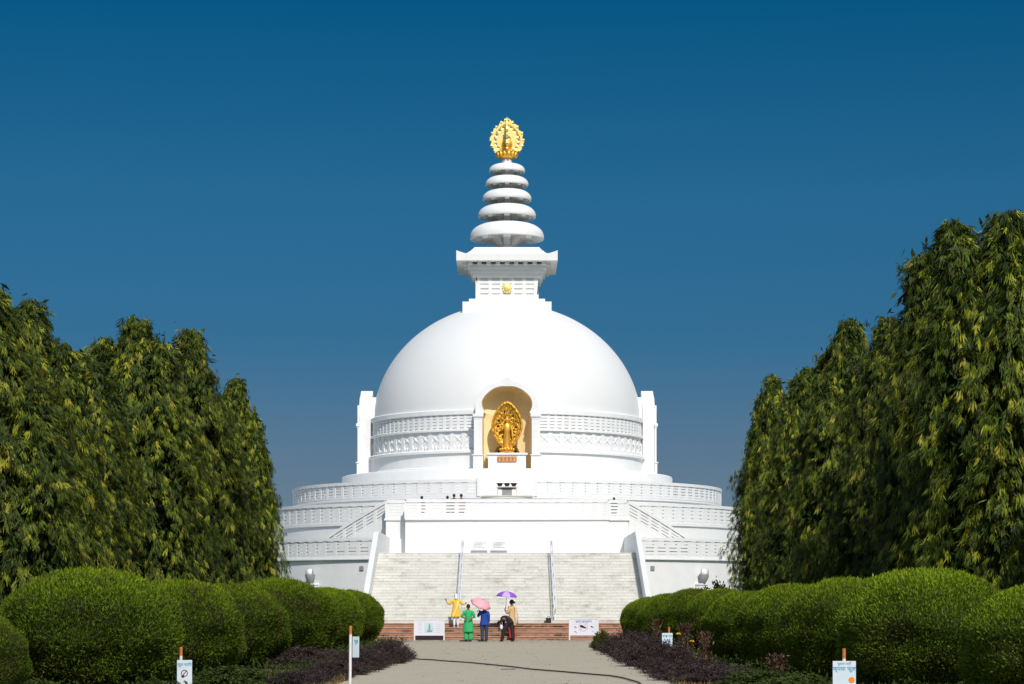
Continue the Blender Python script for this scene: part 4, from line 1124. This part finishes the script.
# ------------------------------------------------------------------ information boards at the steps
def text_mesh(body, size, m, parent, loc, name='lettering', rz=0, ext=0.001, align='CENTER'):
    cu = bpy.data.curves.new(name, 'FONT'); cu.body = body; cu.size = size; cu.extrude = ext; cu.align_x = align; cu.align_y = 'CENTER'; cu.offset = size * 0.012
    o = bpy.data.objects.new(name, cu); C.objects.link(o)
    dg = bpy.context.evaluated_depsgraph_get(); me = bpy.data.meshes.new_from_object(o.evaluated_get(dg)); bpy.data.objects.remove(o)
    me.materials.clear(); me.materials.append(m); me.name = name
    o2 = bpy.data.objects.new(name, me); C.objects.link(o2); o2.parent = parent; o2.location = loc; o2.rotation_euler = (R(90), 0, rz)
    return o2
for (px0, px1, ytop, kind, lb) in ((414.5, 444, 619.5, 0, 'white information board with a pale green tower picture, left of the group'),
                                   (569.5, 598, 618.5, 1, 'white information board with pictures of shoes, right of the group')):
    Y = 100.9; x0, x1 = gp(px0, Y), gp(px1, Y); W2 = (x1 - x0) / 2; top = gz(ytop, Y)
    t = thing('information_board', lb, 'board', ((x0 + x1) / 2, Y, 0), 0, 'information boards at the foot of the steps')
    z0 = gz(635.5, Y)
    b = MB(); b.box(-W2 + 0.02, W2 - 0.02, -0.015, 0.015, z0, top - 0.03); b.build('panel', BOARD, t)
    for s in (-1, 1): b = MB(); b.box(s * W2 - 0.03, s * W2 + 0.03, -0.03, 0.03, 0, top); b.build('leg', POLEW, t, bevel=0.004)
    b = MB(); b.box(-W2 + 0.03, W2 - 0.03, -0.025, 0.025, top - 0.03, top); b.build('top_bar', POLEW, t)
    if kind == 0:
        b = MB(); b.box(-0.22, 0.2, -0.019, -0.0155, z0 + 0.12, z0 + 0.56); b.build('picture', mat('pale_green_print', (0.5, 0.66, 0.66), 0.6), t)
        b = MB(); b.box(-0.03, 0.05, -0.023, -0.0195, z0 + 0.2, z0 + 0.46); b.box(-0.1, 0.13, -0.0235, -0.0195, z0 + 0.16, z0 + 0.22); b.box(-0.012, 0.032, -0.0228, -0.0195, z0 + 0.46, z0 + 0.52)
        b.build('tower_print', GREYINK, t)
        b = MB(); b.box(-W2 + 0.03, W2 - 0.03, -0.012, 0.012, z0 - 0.20, z0 - 0.01); b.build('opening_shade', DARK, t)  # dark sheet put in for the unlit opening under the board
        b = MB()
        for q_ in range(6):
            b.box(0.27, 0.5, -0.018, -0.0155, z0 + 0.55 - q_ * 0.085, z0 + 0.562 - q_ * 0.085); b.box(-0.5, -0.30, -0.018, -0.0155, z0 + 0.55 - q_ * 0.085, z0 + 0.562 - q_ * 0.085)
        b.build('printed_line', mat('pale_ink', (0.45, 0.45, 0.58), 0.6), t)
    else:
        def shoe(bm_, cx, cz, s, m_):
            o_ = [(-0.9, 0.5), (-0.85, -0.1), (-0.3, -0.2), (0.3, -0.38), (0.9, -0.42), (0.95, -0.15), (0.4, 0.05), (0.0, 0.35), (-0.5, 0.55)]
            k0 = len(o_); bm_.add([(cx + u * s, -0.0235, cz + v * s) for u, v in o_] + [(cx + u * s, -0.018, cz + v * s) for u, v in o_], [tuple(range(k0))] + [(i_, (i_ + 1) % k0, k0 + (i_ + 1) % k0, k0 + i_) for i_ in range(k0)], m_)
        zc = z0 + 0.38
        b = MB(); shoe(b, -0.03, zc, 0.155, DARK); shoe(b, 0.37, zc, 0.07, DARK); shoe(b, -0.36, zc - 0.01, 0.055, DARK); shoe(b, -0.35, zc - 0.22, 0.06, REDINK); shoe(b, 0.4, zc - 0.2, 0.035, GREYINK)
        b.build('shoe_print', None, t)
        b = MB(); b.torus((-0.03, -0.0165, zc), 0.2, 0.005, 'Y', 28, 4, sz=0.95); b.box(-0.004, 0.004, -0.028, -0.024, -0.19, 0.19, M=Matrix.Translation((-0.03, 0, zc)) @ Matrix.Rotation(0.8, 4, 'Y'))
        b.build('ring_print', REDINK, t)
        text_mesh('जुत्ता खोल्नुहोस्', 0.115, mat('blue_ink', (0.10, 0.2, 0.42), 0.6), t, (0, -0.017, top - 0.13))
        b = MB(); b.box(-W2 + 0.03, W2 - 0.03, -0.012, 0.012, z0 - 0.03, z0 - 0.005); b.build('lower_bar', DARK, t)

# ------------------------------------------------------------------ little signposts
def signpost(label, px, Y, ptop, bw, bh, boff, btop, lean=0.0, rz=0.0, lines=(), icon=0, pr=0.028):
    t = thing('signpost', label, 'sign', (gp(px, Y), Y, 0), rz, 'small signposts in the flower beds')
    t.rotation_euler = (0, lean, rz)
    zt = gz(ptop, Y); zb = gz(btop, Y)
    b = MB(); b.tube([(0, 0, -0.05), (0, 0, zt - 0.16)], pr, 10); b.build('post', POLEW, t, smooth=True)
    b = MB(); b.tube([(0, 0, zt - 0.16), (0, 0, zt)], pr + 0.001, 10); b.build('painted_tip', ORANGEP, t, smooth=True)
    b = MB(); b.box(boff - bw / 2, boff + bw / 2, -pr - 0.016, -pr - 0.006, zb - bh, zb); b.build('board', mat('sign_face', (0.62, 0.72, 0.78), 0.45, var=0.08), t, bevel=0.002)
    for (tx, sz, dz, mm) in lines: text_mesh(tx, sz, mm, t, (boff, -pr - 0.0175, zb - dz))
    if icon:
        b = MB(); b.torus((boff, -pr - 0.018, zb - icon), bw * 0.2, 0.008, 'Y', 24, 4)
        b.box(-0.005, 0.005, -0.005, 0.004, -bw * 0.2, bw * 0.2, M=Matrix.Translation((boff, -pr - 0.02, zb - icon)) @ Matrix.Rotation(0.7, 4, 'Y'))
        b.build('prohibition_ring', mat('maroon_ink', (0.3, 0.04, 0.08), 0.6), t)
        b = MB(); b.tube([(boff - 0.03, -pr - 0.018, zb - icon - 0.06), (boff, -pr - 0.018, zb - icon), (boff + 0.04, -pr - 0.018, zb - icon + 0.05)], 0.008, 5)
        b.ball((boff - 0.03, -pr - 0.018, zb - icon - 0.06), (0.03, 0.004, 0.025), 8); b.build('hand_print', DARK, t)
signpost('small sign with blue lettering and orange tipped post before the left bushes', 181, 42, 647, 0.275, 0.52, 0.07, 660, lines=(('फूल नटिप', 0.072, 0.085, TEAL),), icon=0.24)
signpost('small sign with teal lettering and orange tipped post before the largest right bush', 844, 36.5, 648.5, 0.365, 0.6, 0.0, 661, rz=-0.03, lines=(('सूचना पाटी', 0.055, 0.045, GREYINK), ('कृपया फूल', 0.092, 0.125, TEAL)), icon=0.0)
signpost('small sign with a red mark among purple shrubs in the right bed', 669, 62, 627, 0.285, 0.74, -0.05, 633, lines=(('कृपया फूल', 0.068, 0.08, TEAL), ('नटिप्नु', 0.068, 0.20, TEAL), ('होला', 0.085, 0.55, TEAL)), icon=0.38)
signpost('tall white signpost seen nearly edge on at the left path edge', 350, 44, 626, 0.26, 0.40, 0.15, 636.5, lean=0.02, rz=R(66), lines=(('फूल', 0.1, 0.1, TEAL),))
# flower picture on the near right sign
b = MB(); b.ball((0, 0, 0), (0.035, 0.004, 0.035), 12)
for i in range(8): b.ball((0.035 * math.cos(i * 0.785), 0, 0.035 * math.sin(i * 0.785)), (0.018, 0.004, 0.018), 8)
sg = [o for o in bpy.data.objects if o.name.startswith('signpost') and abs(o.location.y - 36.5) < 0.1][0]
o = b.build('flower_print', PETAL, sg); o.location = (0.115, -0.046, gz(661, 36.5) - 0.30)
o = None

# ------------------------------------------------------------------ people
def body_mesh(J, head_c, look, hand_dirs):
    """one continuous skinned body; J: joint name -> (point, radius)"""
    names = list(J); idx = {n_: i for i, n_ in enumerate(names)}
    vs = [J[n_][0] for n_ in names]; rad = [J[n_][1] for n_ in names]
    E = [('pelvis', 'waist'), ('waist', 'chest'), ('chest', 'neck'), ('neck', 'head')]
    for s in 'lr':
        E += [('chest', 'sh' + s), ('sh' + s, 'el' + s), ('el' + s, 'wr' + s), ('wr' + s, 'pa' + s), ('pelvis', 'hip' + s), ('hip' + s, 'kn' + s), ('kn' + s, 'an' + s), ('an' + s, 'toe' + s)]
    ed = [(idx[a], idx[c]) for a, c in E]; roots = [idx['pelvis']]
    for s in 'lr':
        wr, pa = Vector(J['wr' + s][0]), Vector(J['pa' + s][0]); d = (pa - wr).normalized()
        sd0 = d.cross(Vector((0, 1, 0.3))); sd0 = sd0.normalized()
        curl = d.cross(sd0)
        for q, (off, ln) in enumerate(((-0.026, 0.045), (-0.009, 0.055), (0.009, 0.052), (0.026, 0.040))):
            a0 = pa + sd0 * off - d * 0.01; a1 = a0 + d * ln * 0.7; a2 = a1 + d * ln * 0.35 + curl * 0.02
            k0 = len(vs); vs += [tuple(a0), tuple(a1), tuple(a2)]; rad += [0.010, 0.009, 0.007]; ed += [(k0, k0 + 1), (k0 + 1, k0 + 2)]; roots.append(k0)
        a0 = wr + d * 0.03 + sd0 * 0.02; a1 = a0 + sd0 * 0.03 + d * 0.02; a2 = a1 + d * 0.03
        k0 = len(vs); vs += [tuple(a0), tuple(a1), tuple(a2)]; rad += [0.012, 0.010, 0.008]; ed += [(k0, k0 + 1), (k0 + 1, k0 + 2)]; roots.append(k0)
    me = bpy.data.meshes.new('body'); me.from_pydata([tuple(v) for v in vs], ed, [])
    o = bpy.data.objects.new('body', me); C.objects.link(o)
    md = o.modifiers.new('skin', 'SKIN'); md.use_smooth_shade = True
    if not me.skin_vertices: me.attributes.get('x')
    sv = me.skin_vertices
    if len(sv) == 0:
        bpy.context.view_layer.update()
        sv = me.skin_vertices
    if len(sv):
        for i, v in enumerate(sv[0].data):
            v.radius = (rad[i], rad[i]); v.use_root = i in roots
    sub = o.modifiers.new('sub', 'SUBSURF'); sub.levels = 1; sub.render_levels = 1
    dg = bpy.context.evaluated_depsgraph_get()
    m2 = bpy.data.meshes.new_from_object(o.evaluated_get(dg)); bpy.data.objects.remove(o)
    return m2
def merge_into(me, mb, mats):
    """append mb's faces to mesh me"""
    bm_ = bmesh.new(); bm_.from_mesh(me)
    n0 = []
    for p in mb.v: n0.append(bm_.verts.new(p))
    for f, k_ in zip(mb.f, mb.mi):
        q = []
        for i in f:
            if n0[i] not in q: q.append(n0[i])
        try:
            ff = bm_.faces.new(q); ff.material_index = mats.index(mb.mats[k_]); ff.smooth = True
        except ValueError: pass
    bm_.to_mesh(me); bm_.free()
def person(label, loc, rz, Jc, clothes, hair=True, scale=1.0, headtilt=(0, 0, 0), group=None):
    J = {'pelvis': ((0, 0, .86), .12), 'waist': ((0, 0, 1.02), .105), 'chest': ((0, 0, 1.22), .125), 'neck': ((0, 0, 1.36), .05), 'head': ((0, .01, 1.44), .055)}
    for s, g1 in (('l', -1), ('r', 1)):
        J['sh' + s] = ((g1 * .165, 0, 1.29), .052); J['el' + s] = ((g1 * .20, -.02, 1.04), .037); J['wr' + s] = ((g1 * .19, .05, .83), .025); J['pa' + s] = ((g1 * .19, .07, .76), .03)
        J['hip' + s] = ((g1 * .085, 0, .80), .085); J['kn' + s] = ((g1 * .09, .01, .45), .055); J['an' + s] = ((g1 * .09, -.01, .08), .035); J['toe' + s] = ((g1 * .10, .14, .03), .03)
    for k_, v in Jc.items(): J[k_] = (v, J[k_][1])
    t = thing('person', label, 'person', loc, rz, group); t.scale = (scale,) * 3
    me = body_mesh(J, None, None, None)
    me.materials.clear(); mats = [SKIN, EYE_M, REDINK]
    for q in mats: me.materials.append(q)
    hd = Vector(J['head'][0]); nk = Vector(J['neck'][0]); up = (hd - nk).normalized()
    hc = hd + up * 0.055
    M = Matrix.Translation(hc) @ Vector((0, 0, 1)).rotation_difference(up).to_matrix().to_4x4() @ Matrix.Rotation(headtilt[2], 4, 'Z') @ Matrix.Rotation(headtilt[0], 4, 'X')
    hb = MB()
    def tf(start):
        for i in range(start, len(hb.v)): hb.v[i] = tuple(M @ Vector(hb.v[i]))
    s0 = len(hb.v)
    hb.ball((0, 0, 0.0), (0.073, 0.088, 0.105), 18, SKIN)
    for i in range(s0, len(hb.v)):      # taper to the chin, flatten the face
        x, y, z = hb.v[i]; f_ = 1 - 0.28 * max(0, -z / 0.105); hb.v[i] = (x * f_, y * (f_ if y < 0 else 1 - 0.08 * max(0, -z / .105)), z)
    hb.ball((0, 0.088, -0.015), (0.014, 0.022, 0.022), 8, SKIN); hb.ball((0, 0.078, 0.015), (0.009, 0.014, 0.03), 8, SKIN)
    for q in (-1, 1):
        hb.ball((q * 0.028, 0.076, 0.012), (0.012, 0.008, 0.007), 8, EYE_M); hb.ball((q * 0.076, -0.005, -0.005), (0.01, 0.02, 0.03), 8, SKIN)
    hb.ball((0, 0.078, -0.052), (0.022, 0.009, 0.007), 8, REDINK)
    tf(s0)
    merge_into(me, hb, mats)
    o = bpy.data.objects.new('body', me); C.objects.link(o); o.parent = t
    if hair:
        h = MB(); s0 = len(h.v)
        vs = []; seg, rows = 18, 9
        for i in range(rows + 1):
            p = math.pi * 0.66 * i / rows
            for k_ in range(seg):
                a = TAU * k_ / seg; cut = 1.0
                z = 0.116 * math.cos(p); y = -0.01 + 0.102 * math.sin(p) * math.sin(a); x = 0.085 * math.sin(p) * math.cos(a)
                if y > 0.03 and z < 0.03: z = 0.03; y = 0.03 + (y - 0.03) * 0.6
                vs.append(tuple(M @ Vector((x, y, z))))
        fs = [(i * seg + k_, i * seg + (k_ + 1) % seg, (i + 1) * seg + (k_ + 1) % seg, (i + 1) * seg + k_) for i in range(rows) for k_ in range(seg)]
        h.add(vs, fs)
        if hair == 'bun': h.ball(tuple(M @ Vector((0, -0.12, -0.02))), (0.045, 0.045, 0.045), 10)
        h.build('hair', HAIR, t, smooth='all')
    for (nm, m, pts, rx, ry) in clothes(J):
        b = MB(); nn = 16
        b.tube(pts, rx, nn, ry=ry, caps=False, up=(1, 0, 0))
        # soft folds towards the hem
        k_ = len(pts)
        for i in range(k_):
            f_ = 0.035 * i / k_
            cc = Vector(pts[i])
            for q in range(nn):
                v = Vector(b.v[i * nn + q]); b.v[i * nn + q] = tuple(cc + (v - cc) * (1 + f_ * math.sin(q * 2.4 + i * 0.6)))
        o = b.build(nm, m, t, smooth='all'); md = o.modifiers.new('cloth', 'SOLIDIFY'); md.thickness = 0.008
        sb = o.modifiers.new('sub', 'SUBSURF'); sb.levels = 1; sb.render_levels = 1
    return t, J, M
def V3(J, n_): return Vector(J[n_][0])
def sleeve(J, s, f1=1.0, f2=0.0, r0=.068, r1=.05):
    a, c, d = V3(J, 'sh' + s), V3(J, 'el' + s), V3(J, 'wr' + s); inn = a.lerp(V3(J, 'chest'), 0.35)
    pts = [inn, a, a.lerp(c, 0.5), a.lerp(c, f1)]; rr = [r0 * 1.05, r0 * 1.05, r0, r1 + .006]
    if f2 > 0: pts += [c.lerp(d, f2 * 0.5), c.lerp(d, f2)]; rr += [r1, r1 * 0.9]
    return pts, rr
def trouser(J, s, r0=.105, r1=.07, z_end=0.06):
    a, c, d = V3(J, 'hip' + s), V3(J, 'kn' + s), V3(J, 'an' + s)
    return [a + Vector((0, 0, .06)), a, a.lerp(c, .5), c, c.lerp(d, .5), d.lerp(c, z_end)], [r0, r0 * 1.02, r0 * 0.88, r1 * 1.02, r1 * .98, r1 * .95]
def kurta(J, hem=0.50, flare=.25, depth=.17):
    nk, ch, wa, pe = V3(J, 'neck'), V3(J, 'chest'), V3(J, 'waist'), V3(J, 'pelvis')
    hz = Vector((pe.x, pe.y, hem))
    return [nk + Vector((0, 0, -.01)), nk + Vector((0, 0, -.045)), ch + Vector((0, 0, .03)), wa, pe, pe.lerp(hz, .5), hz], [.075, .16, .175, .155, .185, (.185 + flare) / 2 + .01, flare], [.065, .09, .125, .12, .135, depth * .93, depth]
def shoes(t, J, m, sc_=1.0):
    for s in 'lr':
        a, c = V3(J, 'an' + s), V3(J, 'toe' + s); b = MB()
        b.tube([a + Vector((0, -.05, -.035)), a + Vector((0, -.02, -.03)), a.lerp(c, .5) + Vector((0, 0, -.0)), c + Vector((0, .02, 0.005)), c + Vector((0, .05, 0.0))], [.02, .042, .042, .038, .015], 10, ry=[.02, .04, .035, .026, .012])
        b.build('shoe', m, t, smooth='all')
def umbrella(label, loc, rot, m, m2, rad=0.5, shaft=0.75):
    t = thing('umbrella', label, 'umbrella', loc); t.rotation_euler = rot
    b = MB(); n8 = 8; rows = 6; mats_ = (m, m2); h = rad * 0.50
    for g8 in range(n8):
        for sub in range(4):
            for r_ in range(rows):
                q = []
                for (rr_, ss) in ((r_, sub), (r_, sub + 1), (r_ + 1, sub + 1), (r_ + 1, sub)):
                    tt = rr_ / rows; a = TAU * (g8 + ss / 4) / n8; sc0 = 1 - 0.07 * math.sin(math.pi * ss / 4) * tt
                    q.append((rad * math.sin(tt * 1.35) / math.sin(1.35) * sc0 * math.cos(a), rad * math.sin(tt * 1.35) / math.sin(1.35) * sc0 * math.sin(a), -h * (1 - math.cos(tt * 1.35)) / (1 - math.cos(1.35))))
                b.add(q, [(0, 1, 2, 3)], m2 if (g8 in (5,) and m2) else m)
    o = b.build('canopy', None, t, smooth='all'); md = o.modifiers.new('t', 'SOLIDIFY'); md.thickness = 0.004
    b = MB(); b.tube([(0, 0, 0.06), (0, 0, -shaft)], 0.008, 8); b.build('shaft', BLACK, t)
    b = MB(); b.tube([(0, 0, -shaft), (0, 0, -shaft - 0.09)], 0.016, 8); b.build('handle', BLACK, t)
    for g8 in range(n8):
        a = TAU * g8 / n8; b = MB()
        b.tube([(rad * math.sin(q / 6 * 1.35) / math.sin(1.35) * math.cos(a), rad * math.sin(q / 6 * 1.35) / math.sin(1.35) * math.sin(a), -h * (1 - math.cos(q / 6 * 1.35)) / (1 - math.cos(1.35)) - 0.008) for q in range(7)], 0.004, 4)
        b.tube([(0, 0, -h * 1.05), (rad * 0.5 * math.cos(a), rad * 0.5 * math.sin(a), -h * 0.26)], 0.003, 4); b.build('rib', BLACK, t)
    return t

# person in yellow, on the third brick step, arms out
def cl(J):
    p, r1, r2 = kurta(J, 0.50, .27, .17); res = [('tunic', YEL, p, r1, r2)]
    for s in 'lr': q, rr = sleeve(J, s, 1.0, 0.75, .07, .052); res.append(('sleeve', YEL, q, rr, rr))
    for s in 'lr': q, rr = trouser(J, s, .10, .062, 0.05); res.append(('trouser_leg', WCL, q, rr, rr))
    return res
Yp = 104.35; t, J, M = person('person in a yellow tunic and white headscarf with raised arms on the steps', (gp(456, Yp), Yp, 0.585), R(14),
    {'ell': (-.36, .02, 1.12), 'wrl': (-.44, .12, 1.28), 'pal': (-.46, .14, 1.34), 'elr': (.34, .02, 1.10), 'wrr': (.46, .10, 1.14), 'par': (.52, .12, 1.16)}, cl, scale=0.94)
shoes(t, J, WCL)
b = MB(); b.ball(tuple(M @ Vector((0, -0.015, 0.045))), (0.092, 0.108, 0.09), 16); b.tube([tuple(M @ Vector((0.0, -0.08, 0.03))), tuple(M @ Vector((-.01, -0.11, -0.08))), tuple(M @ Vector((-0.02, -0.10, -0.18)))], [.07, .07, .04], 10, ry=[.03, .02, .01]); b.build('headscarf', WCL, t, smooth='all')
b = MB(); b.tube([(.10, -.13, 1.27), (.02, -.15, 1.0), (-.16, -.15, .55), (-.2, -.12, .45)], [.05, .055, .06, .02], 8, ry=[.012] * 4); b.build('stole', mat('pale_yellow_cloth', (0.9, 0.66, 0.2), 0.8), t, smooth='all')

# person in green
def cl(J):
    p, r1, r2 = kurta(J, 0.40, .25, .17); res = [('tunic', GRN, p, r1, r2)]
    for s in 'lr': q, rr = sleeve(J, s, 1.0, 0.2, .072, .056); res.append(('sleeve', GRN, q, rr, rr))
    for s in 'lr': q, rr = trouser(J, s, .11, .10, 0.0); res.append(('trouser_leg', GRN, q, rr, rr))
    return res
Yp = 99.4; t, J, M = person('person in a green tunic seen from behind, hands at the back', (gp(468.3, Yp), Yp, 0.008), 0,
    {'ell': (-.27, -.06, 1.06), 'wrl': (-.13, -.20, .98), 'pal': (-.07, -.215, .97), 'elr': (.27, -.06, 1.06), 'wrr': (.13, -.20, .97), 'par': (.07, -.22, .955)}, cl, hair='bun', scale=1.02)
shoes(t, J, DARK)
# person in blue with a pink umbrella
def cl(J):
    p, r1, r2 = kurta(J, 0.72, .21, .15); res = [('jacket', BLU, p, r1, r2)]
    for s in 'lr': q, rr = sleeve(J, s, 1.0, 0.9, .07, .05); res.append(('sleeve', BLU, q, rr, rr))
    for s in 'lr': q, rr = trouser(J, s, .108, .075, 0.0); res.append(('trouser_leg', JEAN, q, rr, rr))
    return res
Yp = 99.5; t, J, M = person('person in a blue top and dark jeans under the pink umbrella', (gp(484.3, Yp), Yp, 0.008), 0,
    {'ell': (-.28, .06, 1.08), 'wrl': (-.22, .16, 1.28), 'pal': (-.20, .15, 1.34)}, cl, scale=1.0)
shoes(t, J, DARK)
umbrella('open pink umbrella tilted over the person in blue', (gp(484.0, Yp) - 0.06, Yp - 0.05, 1.82), (R(24), R(24), 0), PINKU, PINKU, 0.47, 0.55)
# bending person
def cl(J):
    nk, ch, wa, pe = V3(J, 'neck'), V3(J, 'chest'), V3(J, 'waist'), V3(J, 'pelvis')
    res = [('shirt', DARK, [nk, nk.lerp(ch, .3), ch, wa, pe, pe + Vector((.03, -.01, -.08))], [.07, .15, .17, .165, .175, .18], [.06, .10, .135, .135, .15, .15])]
    for s in 'lr': q, rr = sleeve(J, s, 1.0, 0.3, .07, .05); res.append(('sleeve', DARK, q, rr, rr))
    for s in 'lr': q, rr = trouser(J, s, .11, .085, 0.0); res.append(('trouser_leg', DARK, q, rr, rr))
    return res
Yp = 99.8; t, J, M = person('person in black bending over with legs apart, beside the purple umbrella', (gp(507.5, Yp), Yp, 0.008), 0,
    {'pelvis': (.10, .0, .86), 'waist': (.03, .0, 1.00), 'chest': (-.13, .06, 1.02), 'neck': (-.26, .12, .93), 'head': (-.31, .15, .86),
     'shl': (-.25, -.06, .98), 'shr': (-.13, .22, 1.0), 'ell': (-.32, -.04, .74), 'wrl': (-.27, .0, .53), 'pal': (-.26, .02, .46), 'elr': (-.2, .26, .74), 'wrr': (-.22, .18, .54), 'par': (-.23, .16, .47),
     'hipl': (.0, -.02, .78), 'hipr': (.17, .02, .78), 'knl': (-.18, -.03, .44), 'knr': (.22, .0, .44), 'anl': (-.24, -.03, .08), 'anr': (.24, .0, .08), 'toel': (-.30, .10, .03), 'toer': (.22, .15, .03)}, cl)
shoes(t, J, BLACK)
b = MB(); b.ball((0, 0, 0.12), (0.07, 0.05, 0.11), 12); b.tube([(-.05, 0, .22), (-.03, 0, .33), (.03, 0, .33), (.05, 0, .22)], 0.008, 5)
o = b.build('cloth_bag', WCL, smooth=True); o.location = (gp(501.3, Yp), Yp - 0.1, 0.52); tag(o, 'small white bag held by the bending person', 'bag')
# woman with purple umbrella
def cl(J):
    p, r1, r2 = kurta(J, 0.58, .25, .16); res = [('tunic', BEIGE, p, r1, r2)]
    for s in 'lr': q, rr = sleeve(J, s, 1.0, 0.5, .066, .05); res.append(('sleeve', BEIGE, q, rr, rr))
    for s in 'lr': q, rr = trouser(J, s, .105, .08, 0.0); res.append(('trouser_leg', REDC, q, rr, rr))
    return res
Yp = 103.2; t, J, M = person('person in a beige tunic and red trousers holding the purple umbrella', (gp(512.0, Yp), Yp - 0.0, 0.195 * 0 + 0.0 + 0.012), R(62),
    {'ell': (-.20, .10, 1.06), 'wrl': (-.10, .26, 1.18), 'pal': (-.06, .28, 1.24), 'elr': (.20, .10, 1.06), 'wrr': (.06, .27, 1.14), 'par': (.0, .29, 1.18)}, cl, hair='bun', scale=1.14)
shoes(t, J, DARK)
b = MB(); b.tube([(-.10, .10, 1.33), (.0, .15, 1.22), (.16, .13, 1.05), (.2, .06, .8), (.2, -.02, .55)], [.05, .06, .06, .055, .05], 8, ry=[.014] * 5); b.build('shawl', REDC, t, smooth='all')
b = MB(); b.tube([(.02, -.14, 1.36), (.05, -.17, 1.2), (.1, -.19, .9), (.12, -.18, .62)], [.06, .07, .07, .07], 8, ry=[.014] * 4); b.build('stole', mat('cream_cloth', (0.74, 0.56, 0.33), 0.8), t, smooth='all')
umbrella('open purple umbrella with one lighter panel held over the person in beige', (gp(507.0, Yp), Yp, gz(591.2, Yp)), (R(4), R(3), 0.35), PURPU, PURPW, 0.50, 0.68)
# visitors behind the platform balustrade
def mkcl(m, m2, hem):
    def cl(J):
        p, r1, r2 = kurta(J, hem, .22, .15); res = [('top', m, p, r1, r2)]
        for s in 'lr': q, rr = sleeve(J, s, 1.0, 0.6, .068, .05); res.append(('sleeve', m, q, rr, rr))
        for s in 'lr': q, rr = trouser(J, s, .105, .075, 0.0); res.append(('trouser_leg', m2, q, rr, rr))
        return res
    return cl
GV = 'visitors behind the platform balustrade'
for (px, py, m, m2, sc_, rz, lb) in ((421.8, 497.3, MAROON, JEAN, 0.93, 2.4, 'visitor on the terrace with only a dark head over the rail, far left'),
                               (447.5, 497.0, DARK, JEAN, 0.96, 3.3, 'visitor in dark clothes behind the rail, leftmost of the close trio'),
                               (454.0, 495.2, DARK, DARK, 1.0, 2.9, 'visitor in dark clothes behind the rail, middle of the close trio'),
                               (461.3, 495.2, MAROON, DARK, 1.0, 3.4, 'visitor behind the rail, rightmost of the close trio, nearest the table'),
                               (614.0, 498.8, JEAN, DARK, 0.9, 3.0, 'lone visitor behind the rail on the right side of the terrace')):
    Yp = 125.9; x = gp(px, Yp)
    t, J, M = person(lb, (x, Yp, 6.13), rz, {}, mkcl(m, m2, 0.72), scale=1, group=GV)
    rz -= 3.0; t.rotation_euler = (0, 0, rz); hgt = gz(py - 1.3, Yp) - 6.13; s_ = hgt / 1.6
    t.scale = (max(s_, .7),) * 3; shoes(t, J, BLACK)

# ------------------------------------------------------------------ small box on the brick coping
b = MB(); b.box(-0.12, 0.12, -0.1, 0.1, 0, 0.2); b.box(-0.15, 0.15, -0.12, 0.12, 0.2, 0.23); b.tube([(-0.05, 0, 0.23), (-0.05, 0, 0.3), (0.05, 0, 0.3), (0.05, 0, 0.23)], 0.012, 6)
o = b.build('lantern_box', BLACK, bevel=0.008); o.location = (gp(548.5, 104.7), 104.75, 0.782); tag(o, 'small dark box standing on the top brick step near the right handrail', 'box')
